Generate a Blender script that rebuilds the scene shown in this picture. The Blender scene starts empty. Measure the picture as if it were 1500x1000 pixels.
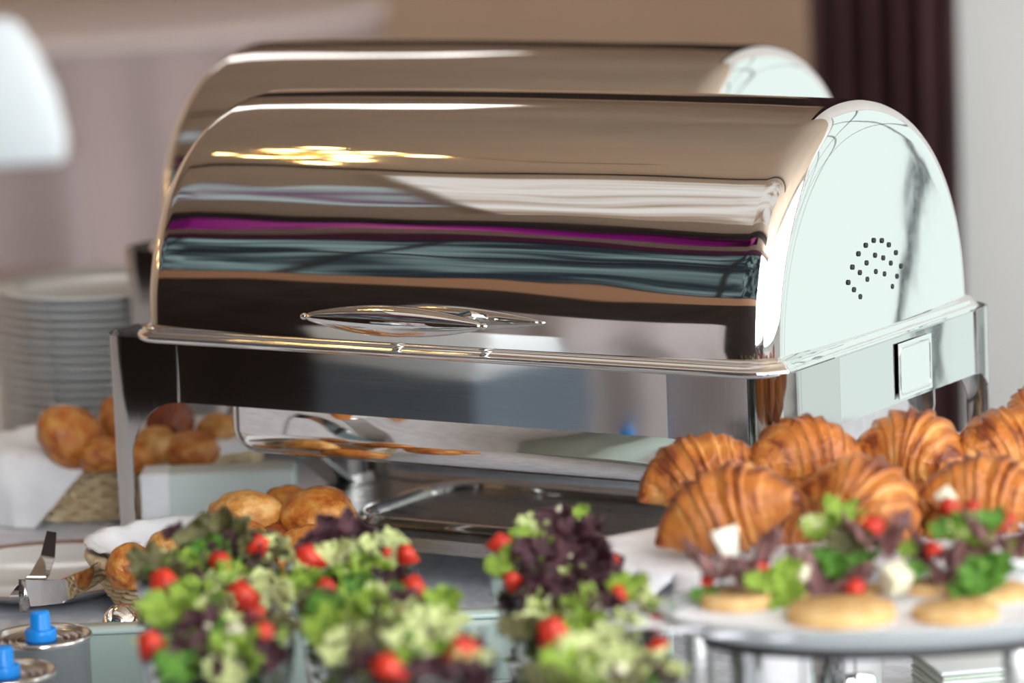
import bpy, bmesh, math, random
from mathutils import Vector, Matrix, noise
PI = math.pi
C = bpy.context.scene.collection
SC = bpy.context.scene
rnd = random.Random(7)

# ------------------------------------------------------------------ camera, world, exposure
CAM = Vector((1.36759, -2.53521, 0.493477))
YAW, PITCH, ROLL, FPX = 0.56502, 0.157976, -0.0413423, 5658.98
R0 = Vector((math.cos(YAW), math.sin(YAW), 0))
FW = Vector((-math.sin(YAW)*math.cos(PITCH), math.cos(YAW)*math.cos(PITCH), -math.sin(PITCH)))
U0 = R0.cross(FW)
RT = R0*math.cos(ROLL) + U0*math.sin(ROLL)
UP = -R0*math.sin(ROLL) + U0*math.cos(ROLL)
HF = Vector((-math.sin(YAW), math.cos(YAW), 0))       # horizontal forward
def ray(x, y): return FW + RT*((x-750)/FPX) - UP*((y-500)/FPX)
def atz(x, y, z):
    d = ray(x, y); return CAM + d*((z-CAM.z)/d.z)
def atd(x, y, D): return CAM + ray(x, y)*D
cd = bpy.data.cameras.new('camera'); cam = bpy.data.objects.new('camera', cd); C.objects.link(cam)
cd.sensor_width = 36; cd.lens = FPX*36/1500; cd.clip_end = 60; cd.clip_start = 0.05
M = Matrix((RT, UP, -FW)).transposed().to_4x4(); M.translation = CAM; cam.matrix_world = M
cd.dof.use_dof = True; cd.dof.focus_distance = 3.03; cd.dof.aperture_fstop = 4.2
SC.camera = cam
SC.view_settings.view_transform = 'Standard'; SC.view_settings.look = 'None'
SC.view_settings.gamma = 1; SC.view_settings.use_curve_mapping = False
SC.view_settings.exposure = 0.03
SC.cycles.max_bounces = 10; SC.cycles.glossy_bounces = 6; SC.cycles.transmission_bounces = 8
SC.cycles.transparent_max_bounces = 8; SC.cycles.diffuse_bounces = 3
SC.cycles.sample_clamp_indirect = 6.0; SC.cycles.caustics_refractive = False
w = bpy.data.worlds.new('sky'); SC.world = w; w.use_nodes = True
w.node_tree.nodes['Background'].inputs[0].default_value = (0.75, 0.86, 0.95, 1)
w.node_tree.nodes['Background'].inputs[1].default_value = 1.0

# ------------------------------------------------------------------ materials
def mat(name, col, rough=0.5, metal=0.0, spec=0.5, **k):
    m = bpy.data.materials.new(name); m.use_nodes = True
    b = m.node_tree.nodes['Principled BSDF']
    b.inputs['Base Color'].default_value = (*col, 1); b.inputs['Roughness'].default_value = rough
    b.inputs['Metallic'].default_value = metal; b.inputs['Specular IOR Level'].default_value = spec
    for a, v in k.items(): b.inputs[a.replace('_', ' ')].default_value = v
    return m
def nd(m, t, **k):
    n = m.node_tree.nodes.new(t)
    for a, v in k.items():
        if a in n.inputs: n.inputs[a].default_value = v
        else: setattr(n, a, v)
    return n
def lk(m, a, b): m.node_tree.links.new(a, b)
def mottle(m, cols, scale=20, detail=4, bump=0.0, bscale=None, obj=True, stretch=None, dist=0.002, pos=None):
    """noise driven colour ramp between cols, plus fine bump"""
    b = m.node_tree.nodes['Principled BSDF']
    tc = nd(m, 'ShaderNodeTexCoord'); src = tc.outputs['Object']
    if stretch:
        mp = nd(m, 'ShaderNodeMapping'); mp.inputs['Scale'].default_value = stretch
        lk(m, src, mp.inputs['Vector']); src = mp.outputs[0]
    n = nd(m, 'ShaderNodeTexNoise', Scale=scale, Detail=detail); lk(m, src, n.inputs['Vector'])
    r = nd(m, 'ShaderNodeValToRGB'); e = r.color_ramp.elements
    pos = pos or [0.3 + 0.4*i/(len(cols)-1) for i in range(len(cols))]
    e[0].position = pos[0]; e[0].color = (*cols[0], 1); e[1].position = pos[-1]; e[1].color = (*cols[-1], 1)
    for i in range(1, len(cols)-1):
        q = e.new(pos[i]); q.color = (*cols[i], 1)
    lk(m, n.outputs['Fac'], r.inputs[0]); lk(m, r.outputs[0], b.inputs['Base Color'])
    if bump:
        n2 = nd(m, 'ShaderNodeTexNoise', Scale=bscale or scale*3, Detail=4); lk(m, src, n2.inputs['Vector'])
        bp = nd(m, 'ShaderNodeBump', Strength=bump, Distance=dist); lk(m, n2.outputs['Fac'], bp.inputs['Height'])
        lk(m, bp.outputs[0], b.inputs['Normal'])
    return m, r
def emit(name, col, s):
    m = bpy.data.materials.new(name); m.use_nodes = True; nt = m.node_tree; nt.nodes.clear()
    e = nt.nodes.new('ShaderNodeEmission'); o = nt.nodes.new('ShaderNodeOutputMaterial')
    e.inputs[0].default_value = (*col, 1); e.inputs[1].default_value = s
    nt.links.new(e.outputs[0], o.inputs[0]); return m

def noisy_emit(m, cols, pos, scale, stretch, rot=(0, 0, 0), detail=4, dist=0.5):
    tc = nd(m, 'ShaderNodeTexCoord'); mp = nd(m, 'ShaderNodeMapping'); mp.inputs['Scale'].default_value = stretch; mp.inputs['Rotation'].default_value = rot
    lk(m, tc.outputs['Object'], mp.inputs[0]); n = nd(m, 'ShaderNodeTexNoise', Scale=scale, Detail=detail, Distortion=dist); lk(m, mp.outputs[0], n.inputs['Vector'])
    r = nd(m, 'ShaderNodeValToRGB'); e = r.color_ramp.elements; e[0].position = pos[0]; e[0].color = (*cols[0], 1); e[1].position = pos[-1]; e[1].color = (*cols[-1], 1)
    for c, p in zip(cols[1:-1], pos[1:-1]): q = e.new(p); q.color = (*c, 1)
    lk(m, n.outputs['Fac'], r.inputs[0]); lk(m, r.outputs[0], m.node_tree.nodes['Emission'].inputs[0]); return m
def steel_mat(name, col=(0.80, 0.785, 0.77), rough=0.05, wave=0.02, brush=None):
    m = mat(name, col, rough, 1.0)
    b = m.node_tree.nodes['Principled BSDF']
    tc = nd(m, 'ShaderNodeTexCoord'); mp = nd(m, 'ShaderNodeMapping')
    mp.inputs['Scale'].default_value = (1.2, 7, 7); lk(m, tc.outputs['Object'], mp.inputs[0])
    n = nd(m, 'ShaderNodeTexNoise', Scale=2.2, Detail=1.5); lk(m, mp.outputs[0], n.inputs['Vector'])
    bp = nd(m, 'ShaderNodeBump', Strength=wave, Distance=0.05); lk(m, n.outputs['Fac'], bp.inputs['Height'])
    # fine polishing scratches
    m2 = nd(m, 'ShaderNodeMapping'); m2.inputs['Scale'].default_value = brush or (8, 300, 300); m2.inputs['Rotation'].default_value = (0.1, 0.2, 0.15)
    lk(m, tc.outputs['Object'], m2.inputs[0])
    n2 = nd(m, 'ShaderNodeTexNoise', Scale=3, Detail=3); lk(m, m2.outputs[0], n2.inputs['Vector'])
    mr = nd(m, 'ShaderNodeMapRange'); mr.inputs[3].default_value = rough*0.6; mr.inputs[4].default_value = rough*1.9
    lk(m, n2.outputs['Fac'], mr.inputs[0]); lk(m, mr.outputs[0], b.inputs['Roughness'])
    lk(m, bp.outputs[0], b.inputs['Normal'])
    return m
STEEL = steel_mat('polished_steel', rough=0.035, wave=0.05)
CAPST = steel_mat('end_panel_steel', rough=0.04, wave=0.006, brush=(300, 60, 60))
BAND = steel_mat('satin_steel', col=(0.66, 0.65, 0.64), rough=0.045, wave=0.012, brush=(6, 400, 400))
LEGM = steel_mat('leg_steel', col=(0.56, 0.54, 0.53), rough=0.06, wave=0.012, brush=(400, 400, 6))
DARKSTEEL = steel_mat('dark_steel', col=(0.42, 0.41, 0.40), rough=0.22, wave=0.02)
HOLE = mat('hole_dark', (0.01, 0.01, 0.012), 0.7)
CHINA = mat('white_china', (0.72, 0.74, 0.75), 0.12, 0, 0.6)
CHINA_RIM = mat('brown_rim_glaze', (0.36, 0.15, 0.08), 0.2)
NAPKIN, _ = mottle(mat('white_linen', (0.7, 0.7, 0.72), 0.9, 0, 0.2), [(0.74, 0.74, 0.77), (0.84, 0.84, 0.86)], 30, 3, 0.25, 500, dist=0.0006)
LACE, _ = mottle(mat('paper_lace', (0.8, 0.8, 0.86), 0.9, 0, 0.1), [(0.80, 0.80, 0.85), (0.88, 0.88, 0.92)], 60, 2, 0.5, 260, dist=0.001)
GREENBOX, _ = mottle(mat('pale_green_cloth', (0.5, 0.56, 0.54), 0.85, 0, 0.2), [(0.60, 0.67, 0.65), (0.66, 0.72, 0.70)], 12, 2, 0.2, 400, dist=0.0005)
BUN, _ = mottle(mat('bun_crust', (0.5, 0.2, 0.05), 0.25, 0, 0.5), [(0.28, 0.065, 0.010), (0.48, 0.14, 0.02), (0.56, 0.22, 0.04), (0.66, 0.34, 0.10)], 2.0, 4, 0.25, 6, dist=0.03)
BUN2, _ = mottle(mat('golden_bun_crust', (0.6, 0.3, 0.09), 0.27, 0, 0.5), [(0.42, 0.15, 0.03), (0.62, 0.29, 0.07), (0.74, 0.44, 0.16)], 1.8, 4, 0.25, 6, dist=0.03)
BUND, _ = mottle(mat('dark_bun_crust', (0.3, 0.08, 0.02), 0.22, 0, 0.5), [(0.16, 0.03, 0.008), (0.34, 0.08, 0.02)], 1.8, 4, 0.25, 6, dist=0.03)
WICKER, _ = mottle(mat('wicker', (0.5, 0.38, 0.22), 0.6, 0, 0.3), [(0.55, 0.40, 0.22), (0.80, 0.66, 0.44)], 40, 3, 0.3, 300, dist=0.0006)
BLUE = mat('blue_plastic', (0.003, 0.25, 0.78), 0.35, 0, 0.5)
TIN = steel_mat('tin', col=(0.72, 0.71, 0.70), rough=0.13, wave=0.01)
TINSIDE = mat('grey_can_label', (0.17, 0.19, 0.20), 0.4, 0.2)
def leafmat(name, c1, c2, tr=0.35):
    m, _ = mottle(mat(name, c1, 0.35, 0, 0.5), [c1, c2], 4, 3, 0.4, 14, dist=0.02)
    b = m.node_tree.nodes['Principled BSDF']
    b.inputs['Subsurface Weight'].default_value = 0.0
    return m
LEAF = [leafmat('lime_leaf', (0.11, 0.22, 0.012), (0.38, 0.50, 0.07)),
        leafmat('green_leaf', (0.035, 0.13, 0.012), (0.14, 0.30, 0.03)),
        leafmat('pale_leaf', (0.45, 0.52, 0.16), (0.70, 0.72, 0.38)),
        leafmat('purple_leaf', (0.025, 0.006, 0.012), (0.10, 0.03, 0.04)),
        leafmat('bronze_leaf', (0.05, 0.045, 0.015), (0.16, 0.15, 0.05))]
TOMATO, _ = mottle(mat('tomato', (0.6, 0.03, 0.015), 0.32, 0, 0.4), [(0.40, 0.010, 0.007), (0.66, 0.055, 0.022)], 3, 3, 0.2, 10, dist=0.01)
CHEESE = mat('cheese', (0.66, 0.62, 0.45), 0.5)
BREAD, _ = mottle(mat('bread', (0.72, 0.45, 0.2), 0.8, 0, 0.2), [(0.66, 0.36, 0.12), (0.80, 0.55, 0.27)], 5, 4, 0.5, 30, dist=0.01)
MEAT, _ = mottle(mat('sliced_meat', (0.2, 0.09, 0.08), 0.4), [(0.10, 0.035, 0.035), (0.30, 0.15, 0.14)], 4, 3, 0.3, 20, dist=0.01)
def glass(name, col=(0.95, 1, 0.98), rough=0.0, ior=1.45):
    m = mat(name, col, rough, 0, 0.5); b = m.node_tree.nodes['Principled BSDF']
    b.inputs['Transmission Weight'].default_value = 1.0; b.inputs['IOR'].default_value = ior; return m
GLASS = glass('clear_glass')
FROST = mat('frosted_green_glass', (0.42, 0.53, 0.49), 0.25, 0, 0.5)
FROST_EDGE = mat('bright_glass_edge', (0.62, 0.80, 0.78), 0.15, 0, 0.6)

# croissant crust: baked ridges are browner ("crust" attribute holds how baked a spot is)
CROI = mat('croissant_crust', (0.5, 0.2, 0.05), 0.38, 0, 0.45)
def _cro():
    m = CROI; b = m.node_tree.nodes['Principled BSDF']
    at = nd(m, 'ShaderNodeAttribute', attribute_name='crust')
    tc = nd(m, 'ShaderNodeTexCoord'); n = nd(m, 'ShaderNodeTexNoise', Scale=9, Detail=5); lk(m, tc.outputs['Object'], n.inputs['Vector'])
    ad = nd(m, 'ShaderNodeMath', operation='MULTIPLY_ADD'); lk(m, n.outputs['Fac'], ad.inputs[0]); ad.inputs[1].default_value = 0.55
    lk(m, at.outputs['Fac'], ad.inputs[2])
    r = nd(m, 'ShaderNodeValToRGB'); e = r.color_ramp.elements
    e[0].position = 0.25; e[0].color = (0.62, 0.30, 0.085, 1); e[1].position = 1.15; e[1].color = (0.17, 0.035, 0.008, 1)
    q = e.new(0.5); q.color = (0.50, 0.17, 0.032, 1); q = e.new(0.78); q.color = (0.42, 0.125, 0.022, 1)
    lk(m, ad.outputs[0], r.inputs[0]); lk(m, r.outputs[0], b.inputs['Base Color'])
    n2 = nd(m, 'ShaderNodeTexNoise', Scale=26, Detail=4); lk(m, tc.outputs['Object'], n2.inputs['Vector'])
    bp = nd(m, 'ShaderNodeBump', Strength=0.3, Distance=0.02); lk(m, n2.outputs['Fac'], bp.inputs['Height']); lk(m, bp.outputs[0], b.inputs['Normal'])
_cro()

# ------------------------------------------------------------------ object helpers
def obj(name, bm, m=None, parent=None, smooth=True, loc=None, me=None):
    if me is None:
        me = bpy.data.meshes.new(name)
        bmesh.ops.recalc_face_normals(bm, faces=bm.faces) if bm.faces else None
        bm.to_mesh(me); bm.free()
        if smooth: me.shade_smooth()
        if m is not None:
            for q in (m if isinstance(m, (list, tuple)) else [m]): me.materials.append(q)
    o = bpy.data.objects.new(name, me); C.objects.link(o)
    if parent is not None: o.parent = parent
    if loc is not None: o.location = loc
    return o
def tag(o, label, cat, group=None, kind=None):
    o['label'] = label; o['category'] = cat
    if group: o['group'] = group
    if kind: o['kind'] = kind
    return o
def thing(name, label, cat, loc=(0, 0, 0), rz=0, group=None):
    o = bpy.data.objects.new(name, None); C.objects.link(o); o.location = loc; o.rotation_euler = (0, 0, rz)
    o.empty_display_size = 0.02
    return tag(o, label, cat, group)
def struct(name, bm, m, parent=None, smooth=False):
    o = obj(name, bm, m, parent, smooth)
    if parent is None: o['kind'] = 'structure'
    return o
def copy_tree(o, parent=None):
    c = o.copy(); C.objects.link(c); c.parent = parent
    for ch in list(o.children): copy_tree(ch, c)
    return c
def sharp(o, ang=40):
    o.data.set_sharp_from_angle(angle=math.radians(ang)); return o
def add_box(bm, c, s, rz=0, mi=0, rot=None):
    mt = Matrix.Translation(c) @ (rot if rot else Matrix.Rotation(rz, 4, 'Z')) @ Matrix.Diagonal((*s, 1))
    r = bmesh.ops.create_cube(bm, size=1, matrix=mt)
    for v in r['verts']:
        for f in v.link_faces: f.material_index = mi
    return r['verts']
def bevel(bm, off, seg=2):
    bmesh.ops.bevel(bm, geom=list(bm.edges), offset=off, segments=seg, affect='EDGES', profile=0.5)
def lathe(bm, prof, seg=48, c=(0, 0, 0), mi=None, close=False):
    """prof: list of (r, z); mi: material index per span"""
    c = Vector(c); rings = []
    for r, z in prof:
        if r < 1e-6: rings.append([bm.verts.new(c+Vector((0, 0, z)))])
        else: rings.append([bm.verts.new(c+Vector((r*math.cos(2*PI*i/seg), r*math.sin(2*PI*i/seg), z))) for i in range(seg)])
    pairs = list(zip(rings, rings[1:])) + ([(rings[-1], rings[0])] if close else [])
    for k, (a, b) in enumerate(pairs):
        for i in range(seg):
            j = (i+1) % seg
            vs = [a[i % len(a)], a[j % len(a)], b[j % len(b)], b[i % len(b)]]
            u = []
            for v in vs:
                if v not in u: u.append(v)
            if len(u) >= 3:
                try:
                    f = bm.faces.new(u)
                    if mi: f.material_index = mi[k]
                except ValueError: pass
def loft(bm, rings, closed=True, cap=True, mi=0):
    """rings: list of lists of Vectors with the same count"""
    vr = [[bm.verts.new(p) for p in r] for r in rings]; n = len(vr[0]); fs = []
    for a, b in zip(vr, vr[1:]):
        for i in range(n if closed else n-1):
            j = (i+1) % n; f = bm.faces.new((a[i], a[j], b[j], b[i])); f.material_index = mi; fs.append(f)
    if cap and closed:
        for r in (vr[0], vr[-1]):
            try: bm.faces.new(r).material_index = mi
            except ValueError: pass
    return vr
def tube(bm, pts, rad, seg=8, closed=False, cap=True, flat=None):
    pts = [Vector(p) for p in pts]; n = len(pts); rings = []
    up = Vector((0, 0, 1)); prev = None
    for i, p in enumerate(pts):
        a = pts[(i-1) % n] if (closed or i > 0) else p; b = pts[(i+1) % n] if (closed or i < n-1) else p
        t = (b-a).normalized()
        if prev is None:
            s = t.cross(up); s = s.normalized() if s.length > 1e-4 else Vector((1, 0, 0))
        else:
            s = prev - t*prev.dot(t); s = s.normalized() if s.length > 1e-6 else t.cross(up).normalized()
        prev = s; q = s.cross(t)
        r = rad(i/(n-1)) if callable(rad) else rad
        fy = flat or 1
        rings.append([p + s*(r*math.cos(2*PI*k/seg)) + q*(r*fy*math.sin(2*PI*k/seg)) for k in range(seg)])
    vr = loft(bm, rings, True, cap and not closed)
    if closed:
        a, b = vr[-1], vr[0]
        for i in range(seg):
            j = (i+1) % seg; bm.faces.new((a[i], a[j], b[j], b[i]))
def rrect(x0, x1, y0, y1, r, seg=8):
    """rounded rectangle, counter-clockwise, list of (x, y, nx, ny)"""
    out = []
    for cx, cy, a0 in ((x1-r, y0+r, -PI/2), (x1-r, y1-r, 0), (x0+r, y1-r, PI/2), (x0+r, y0+r, PI)):
        for i in range(seg+1):
            a = a0 + PI/2*i/seg; out.append((cx+r*math.cos(a), cy+r*math.sin(a), math.cos(a), math.sin(a)))
    return out
def blob(bm, c, s, sub=3, amp=0.0, freq=2.0, rot=None, seed=0, flatb=None):
    r = bmesh.ops.create_icosphere(bm, subdivisions=sub, radius=1)
    c = Vector(c); s = Vector(s); off = Vector((seed*3.1, seed*1.7, seed*2.3))
    for v in r['verts']:
        p = v.co.copy(); k = 1 + amp*noise.noise(p*freq+off) + amp*0.4*noise.noise(p*freq*2.7+off)
        p = Vector((p.x*s.x, p.y*s.y, p.z*s.z))*k
        if flatb is not None and p.z < -flatb*s.z: p.z = -flatb*s.z + (p.z+flatb*s.z)*0.2
        if rot: p = rot @ p
        v.co = p + c
    return r['verts']

TZ = -0.22      # table top height (dish rim is z = 0)
FLZ = -0.97     # floor

# ------------------------------------------------------------------ room (structure)
def wallmat(name, a, b, sc=3): return mottle(mat(name, a, 0.9, 0, 0.2), [a, b], sc, 3, 0.1, 60)[0]
TAN = wallmat('tan_plaster', (0.68, 0.50, 0.37), (0.74, 0.56, 0.42), 1.2)
CEIL = wallmat('tan_ceiling', (0.52, 0.395, 0.30), (0.58, 0.45, 0.345), 0.8)
GREY = wallmat('grey_wall', (0.76, 0.74, 0.71), (0.80, 0.78, 0.75), 2)
FLOORM = wallmat('slate_carpet', (0.10, 0.10, 0.11), (0.15, 0.15, 0.165), 12)
DARKW = wallmat('dark_panelling', (0.035, 0.026, 0.025), (0.06, 0.045, 0.04), 5)
CZ = 3.4
X0, X1, Y0, Y1 = -7.5, 5.0, -3.6, 7.0
bm = bmesh.new(); add_box(bm, ((X0+X1)/2, (Y0+Y1)/2, FLZ-0.05), (X1-X0, Y1-Y0, 0.1)); struct('floor', bm, FLOORM)
bm = bmesh.new(); add_box(bm, ((X0+X1)/2, (Y0+Y1)/2, CZ+0.05), (X1-X0, Y1-Y0, 0.1)); struct('ceiling', bm, CEIL)
bm = bmesh.new(); add_box(bm, (X0-0.05, (Y0+Y1)/2, (CZ+FLZ)/2), (0.1, Y1-Y0, CZ-FLZ)); struct('wall_left', bm, TAN)
bm = bmesh.new(); add_box(bm, (X1+0.05, (Y0+Y1)/2, (CZ+FLZ)/2), (0.1, Y1-Y0, CZ-FLZ)); struct('wall_right', bm, GREY)
bm = bmesh.new(); add_box(bm, ((X0+X1)/2, Y1+0.05, (CZ+FLZ)/2), (X1-X0, 0.1, CZ-FLZ)); struct('wall_back', bm, TAN)
bm = bmesh.new(); add_box(bm, ((X0+X1)/2, Y1-0.04, 2.1), (X1-X0, 0.08, 1.9)); struct('added_trim_4', bm, DARKW)  # dark board added out of view so the lid ridge mirrors a dark line
DAY = emit('daylight_pane', (0.86, 1.0, 0.97), 1.15)
FILL_PANE = emit('fill_light_pane', (0.90, 0.97, 1.0), 7.0)  # glow of the added fill light on the right wall
DAYF = emit('daylight_pane_far', (0.72, 0.92, 1.0), 1.1)
FRAMEM = mat('dark_window_frame', (0.03, 0.035, 0.04), 0.4)
# partition wall with the big windows right of the buffet
PY = 3.0
def wall_with_window(name, xs, y, zs, wx, wz, m, th=0.1):
    bm = bmesh.new()
    for a, b, c, d in ((xs[0], wx[0], zs[0], zs[1]), (wx[1], xs[1], zs[0], zs[1]), (wx[0], wx[1], zs[0], wz[0]), (wx[0], wx[1], wz[1], zs[1])):
        add_box(bm, ((a+b)/2, y, (c+d)/2), (b-a, th, d-c))
    return struct(name, bm, m)
wall_with_window('wall_inner', (-1.36, X1), PY, (FLZ, CZ), (0.2, 4.6), (-0.9, 3.0), GREY)
def window(name, wx, y, wz, nx, nz, bars=0.04, pane=DAY, zcuts=None, xcuts=None):
    bm = bmesh.new()
    xs = xcuts or [wx[0]+(wx[1]-wx[0])*i/nx for i in range(nx+1)]; zs = zcuts or [wz[0]+(wz[1]-wz[0])*i/nz for i in range(nz+1)]
    for x in xs: add_box(bm, (x, y, (wz[0]+wz[1])/2), (bars, 0.06, wz[1]-wz[0]))
    for z in zs: add_box(bm, ((wx[0]+wx[1])/2, y, z), (wx[1]-wx[0], 0.05, bars))
    fr = struct(name, bm, FRAMEM)
    for a, b in zip(xs, xs[1:]):
        for c, d in zip(zs, zs[1:]):
            bm = bmesh.new(); add_box(bm, ((a+b)/2, y+0.01, (c+d)/2), (b-a-bars, 0.01, d-c-bars)); obj('pane', bm, pane, fr, False)
    return fr
window('window_1', (0.2, 4.6), PY+0.02, (-0.9, 3.0), 4, 3, 0.045, xcuts=[0.2, 1.25, 2.30, 3.4, 4.6], zcuts=[-0.9, 0.55, 1.8, 3.0])
EVE = emit('evening_pane', (0.55, 0.80, 0.85), 0.42)
tc = nd(EVE, 'ShaderNodeTexCoord'); mpp = nd(EVE, 'ShaderNodeMapping'); mpp.inputs['Scale'].default_value = (0.6, 1, 2.2); mpp.inputs['Rotation'].default_value = (0, 0.5, 0)
lk(EVE, tc.outputs['Object'], mpp.inputs[0]); nn_ = nd(EVE, 'ShaderNodeTexNoise', Scale=1.6, Detail=5, Distortion=0.8); lk(EVE, mpp.outputs[0], nn_.inputs['Vector'])
rp = nd(EVE, 'ShaderNodeValToRGB'); rp.color_ramp.elements[0].position = 0.44; rp.color_ramp.elements[0].color = (0.05, 0.07, 0.09, 1); rp.color_ramp.elements[1].position = 0.68; rp.color_ramp.elements[1].color = (0.60, 0.85, 0.85, 1)
lk(EVE, nn_.outputs['Fac'], rp.inputs[0]); lk(EVE, rp.outputs[0], EVE.node_tree.nodes['Emission'].inputs[0])
# unseen window-shaped fill light added along the right side of the hall
window('fill_panel_3', (Y0+0.6, 2.6), 0, (-0.4, 3.0), 6, 2, 0.06, pane=FILL_PANE)
for o in [q for q in C.objects if q.name == 'fill_panel_3']:
    o.rotation_euler = (0, 0, PI/2); o.location = (X1-0.06, 0, 0)
window('fill_panel_4', (2.0, X1-0.3), Y0+0.14, (0.0, 3.1), 3, 2, 0.06, pane=emit('front_fill_pane', (0.92, 0.97, 1.0), 15.0))  # added fill light in window form, brightens the fronts of the food
window('fill_panel_5', (3.3, Y1-0.2), 0, (-0.4, 3.1), 4, 2, 0.06, pane=emit('rear_fill_pane', (1.0, 0.96, 0.93), 12.0))  # added out-of-view fill light in window form, brightens the rear hall
for o in [q for q in C.objects if q.name == 'fill_panel_5']:
    o.rotation_euler = (0, 0, PI/2); o.location = (X1-0.06, 0, 0)
# wall behind the camera: dark panelling, tan rail, high windows, purple cove
bm = bmesh.new(); add_box(bm, ((X0+X1)/2, Y0-0.05, (FLZ+0.95)/2), (X1-X0, 0.1, 0.95-FLZ)); struct('wall_front', bm, DARKW)
bm = bmesh.new(); add_box(bm, ((X0+X1)/2, Y0-0.05, 1.10), (X1-X0, 0.12, 0.30)); struct('trim_1', bm, mat('tan_rail', (0.55, 0.30, 0.18), 0.6))
window('window_2', (X0, X1), Y0-0.05, (1.25, 3.1), 9, 2, 0.09, pane=EVE)
bm = bmesh.new(); add_box(bm, ((X0+X1)/2, Y0-0.05, (3.1+CZ)/2), (X1-X0, 0.1, CZ-3.1)); struct('trim_2', bm, mat('plum_wall', (0.10, 0.02, 0.06), 0.7))
bm = bmesh.new(); add_box(bm, (-2.6, -3.02, CZ-0.05), (5.4, 0.38, 0.10))
tag(obj('light_strip', bm, noisy_emit(emit('purple_light', (0.75, 0.06, 0.60), 0.34), [(0.10, 0.01, 0.05), (0.55, 0.03, 0.42), (0.9, 0.25, 0.45)], [0.40, 0.52, 0.66], 1.3, (0.5, 2.0, 1), (0, 0, 0.2)), None, False), 'purple ceiling light strip mirrored as a band across the front lid', 'light')
# luminous ceiling panel and chandelier, seen in the lid
bm = bmesh.new(); add_box(bm, (-0.55, -1.45, CZ-0.03), (4.2, 1.5, 0.06))
tag(obj('ceiling_panel', bm, noisy_emit(emit('panel_light', (1.0, 0.95, 0.90), 0.85), [(0.42, 0.31, 0.23), (0.78, 0.70, 0.62), (1.0, 0.97, 0.93)], [0.36, 0.45, 0.54], 1.6, (0.35, 2.2, 1), (0, 0, 0.25)), None, False), 'white luminous ceiling panel mirrored in the top of the lid', 'light')
bm = bmesh.new(); add_box(bm, (-2.0, -2.72, CZ-0.08), (9, 0.18, 0.16)); add_box(bm, (-2.0, -0.45, CZ-0.04), (9, 0.06, 0.08)); struct('trim_3', bm, DARKW)
bm = bmesh.new(); add_box(bm, (-4.3, -1.55, CZ-0.02), (3.0, 0.7, 0.04))
tag(obj('ceiling_panel', bm, noisy_emit(emit('dim_panel_light', (0.45, 0.50, 0.52), 0.7), [(0.10, 0.10, 0.11), (0.30, 0.20, 0.28), (0.40, 0.46, 0.47), (0.62, 0.72, 0.70)], [0.36, 0.45, 0.52, 0.64], 2.2, (0.5, 2.0, 1), (0, 0, 0.5)), None, False), 'dimmer grey ceiling panel mirrored in the left part of the lid', 'light')
for yy in (4.2,):
    bm = bmesh.new(); add_box(bm, (-4.95, yy, CZ-0.03), (2.6, 0.5, 0.06))
    tag(obj('ceiling_panel', bm, emit('rear_panel_light', (1.0, 0.97, 0.93), 3.0), None, False), 'bright ceiling panel towards the rear of the hall, mirrored on the lid ridge', 'light')
for yy in (-2.4, -1.2, 0.2):
    bm = bmesh.new(); lathe(bm, [(0, -0.12), (0.07, -0.10), (0.10, 0.0), (0.08, 0.12), (0, 0.14)], 20)
    tag(obj('wall_lamp', bm, emit('lamp_glow', (1.0, 0.66, 0.30), 14), None, True, (X0+0.12, yy, 1.3)), '%s of the three warm wall lamps mirrored on the left edge of the lid' % {-2.4: 'nearest', -1.2: 'middle', 0.2: 'farthest'}[yy], 'lamp', 'wall lamps on the left wall')
ch = thing('chandelier', 'brass chandelier with glowing warm bulbs mirrored in the lid', 'lamp', (-1.92, 0.12, 2.1))
bm = bmesh.new(); tube(bm, [(0, 0, 0), (0, 0, 1.3)], 0.012); lathe(bm, [(0, -0.12), (0.05, -0.08), (0.03, 0), (0.05, 0.06), (0.012, 0.1)], 16)
obj('stem', bm, mat('brass', (0.7, 0.45, 0.15), 0.2, 1), ch)
BRASS = bpy.data.materials['brass']; BULB = emit('warm_bulb', (1.0, 0.62, 0.22), 22)
bulb_me = None
for k in range(12):
    a = 2*PI*k/12; rr = (0.24, 0.16, 0.09)[k % 3]
    bm = bmesh.new(); tube(bm, [(0.03*math.cos(a), 0.03*math.sin(a), 0), (rr*0.6*math.cos(a), rr*0.6*math.sin(a), -0.08), (rr*math.cos(a), rr*math.sin(a), 0.0)], 0.007)
    arm = obj('arm', bm, BRASS, ch)
    bm = bmesh.new(); blob(bm, (rr*math.cos(a), rr*math.sin(a), 0.05), (0.028, 0.028, 0.045), 2); obj('bulb', bm, BULB, arm)

lt = thing('added_reflection_table', 'low white topped table with slate skirt, added out of view to mirror in the front band', 'table', (-1.58, -2.0, FLZ))  # added out of view to give the band its slate-blue reflection
bm = bmesh.new(); add_box(bm, (0, 0, 0.60), (0.38, 0.46, 0.02)); bevel(bm, 0.006); obj('tabletop', bm, mat('white_top', (0.6, 0.62, 0.64), 0.5), lt)
bm = bmesh.new(); add_box(bm, (0, 0, 0.295), (0.37, 0.45, 0.59)); obj('skirt', bm, mat('slate_skirt', (0.13, 0.16, 0.20), 0.8), lt, False)
lc = thing('added_reflection_box', 'white box with cyan stripe, added out of view to mirror as the bright patch below the handle', 'crate', (-1.58, -1.95, FLZ+0.611))  # made-up box, there only to put a bright patch in the lid's reflection
bm = bmesh.new(); add_box(bm, (0, 0, 0.15), (0.36, 0.26, 0.30)); bevel(bm, 0.02, 3); obj('body', bm, mat('white_plastic', (0.9, 0.93, 0.95), 0.35), lc)
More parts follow.
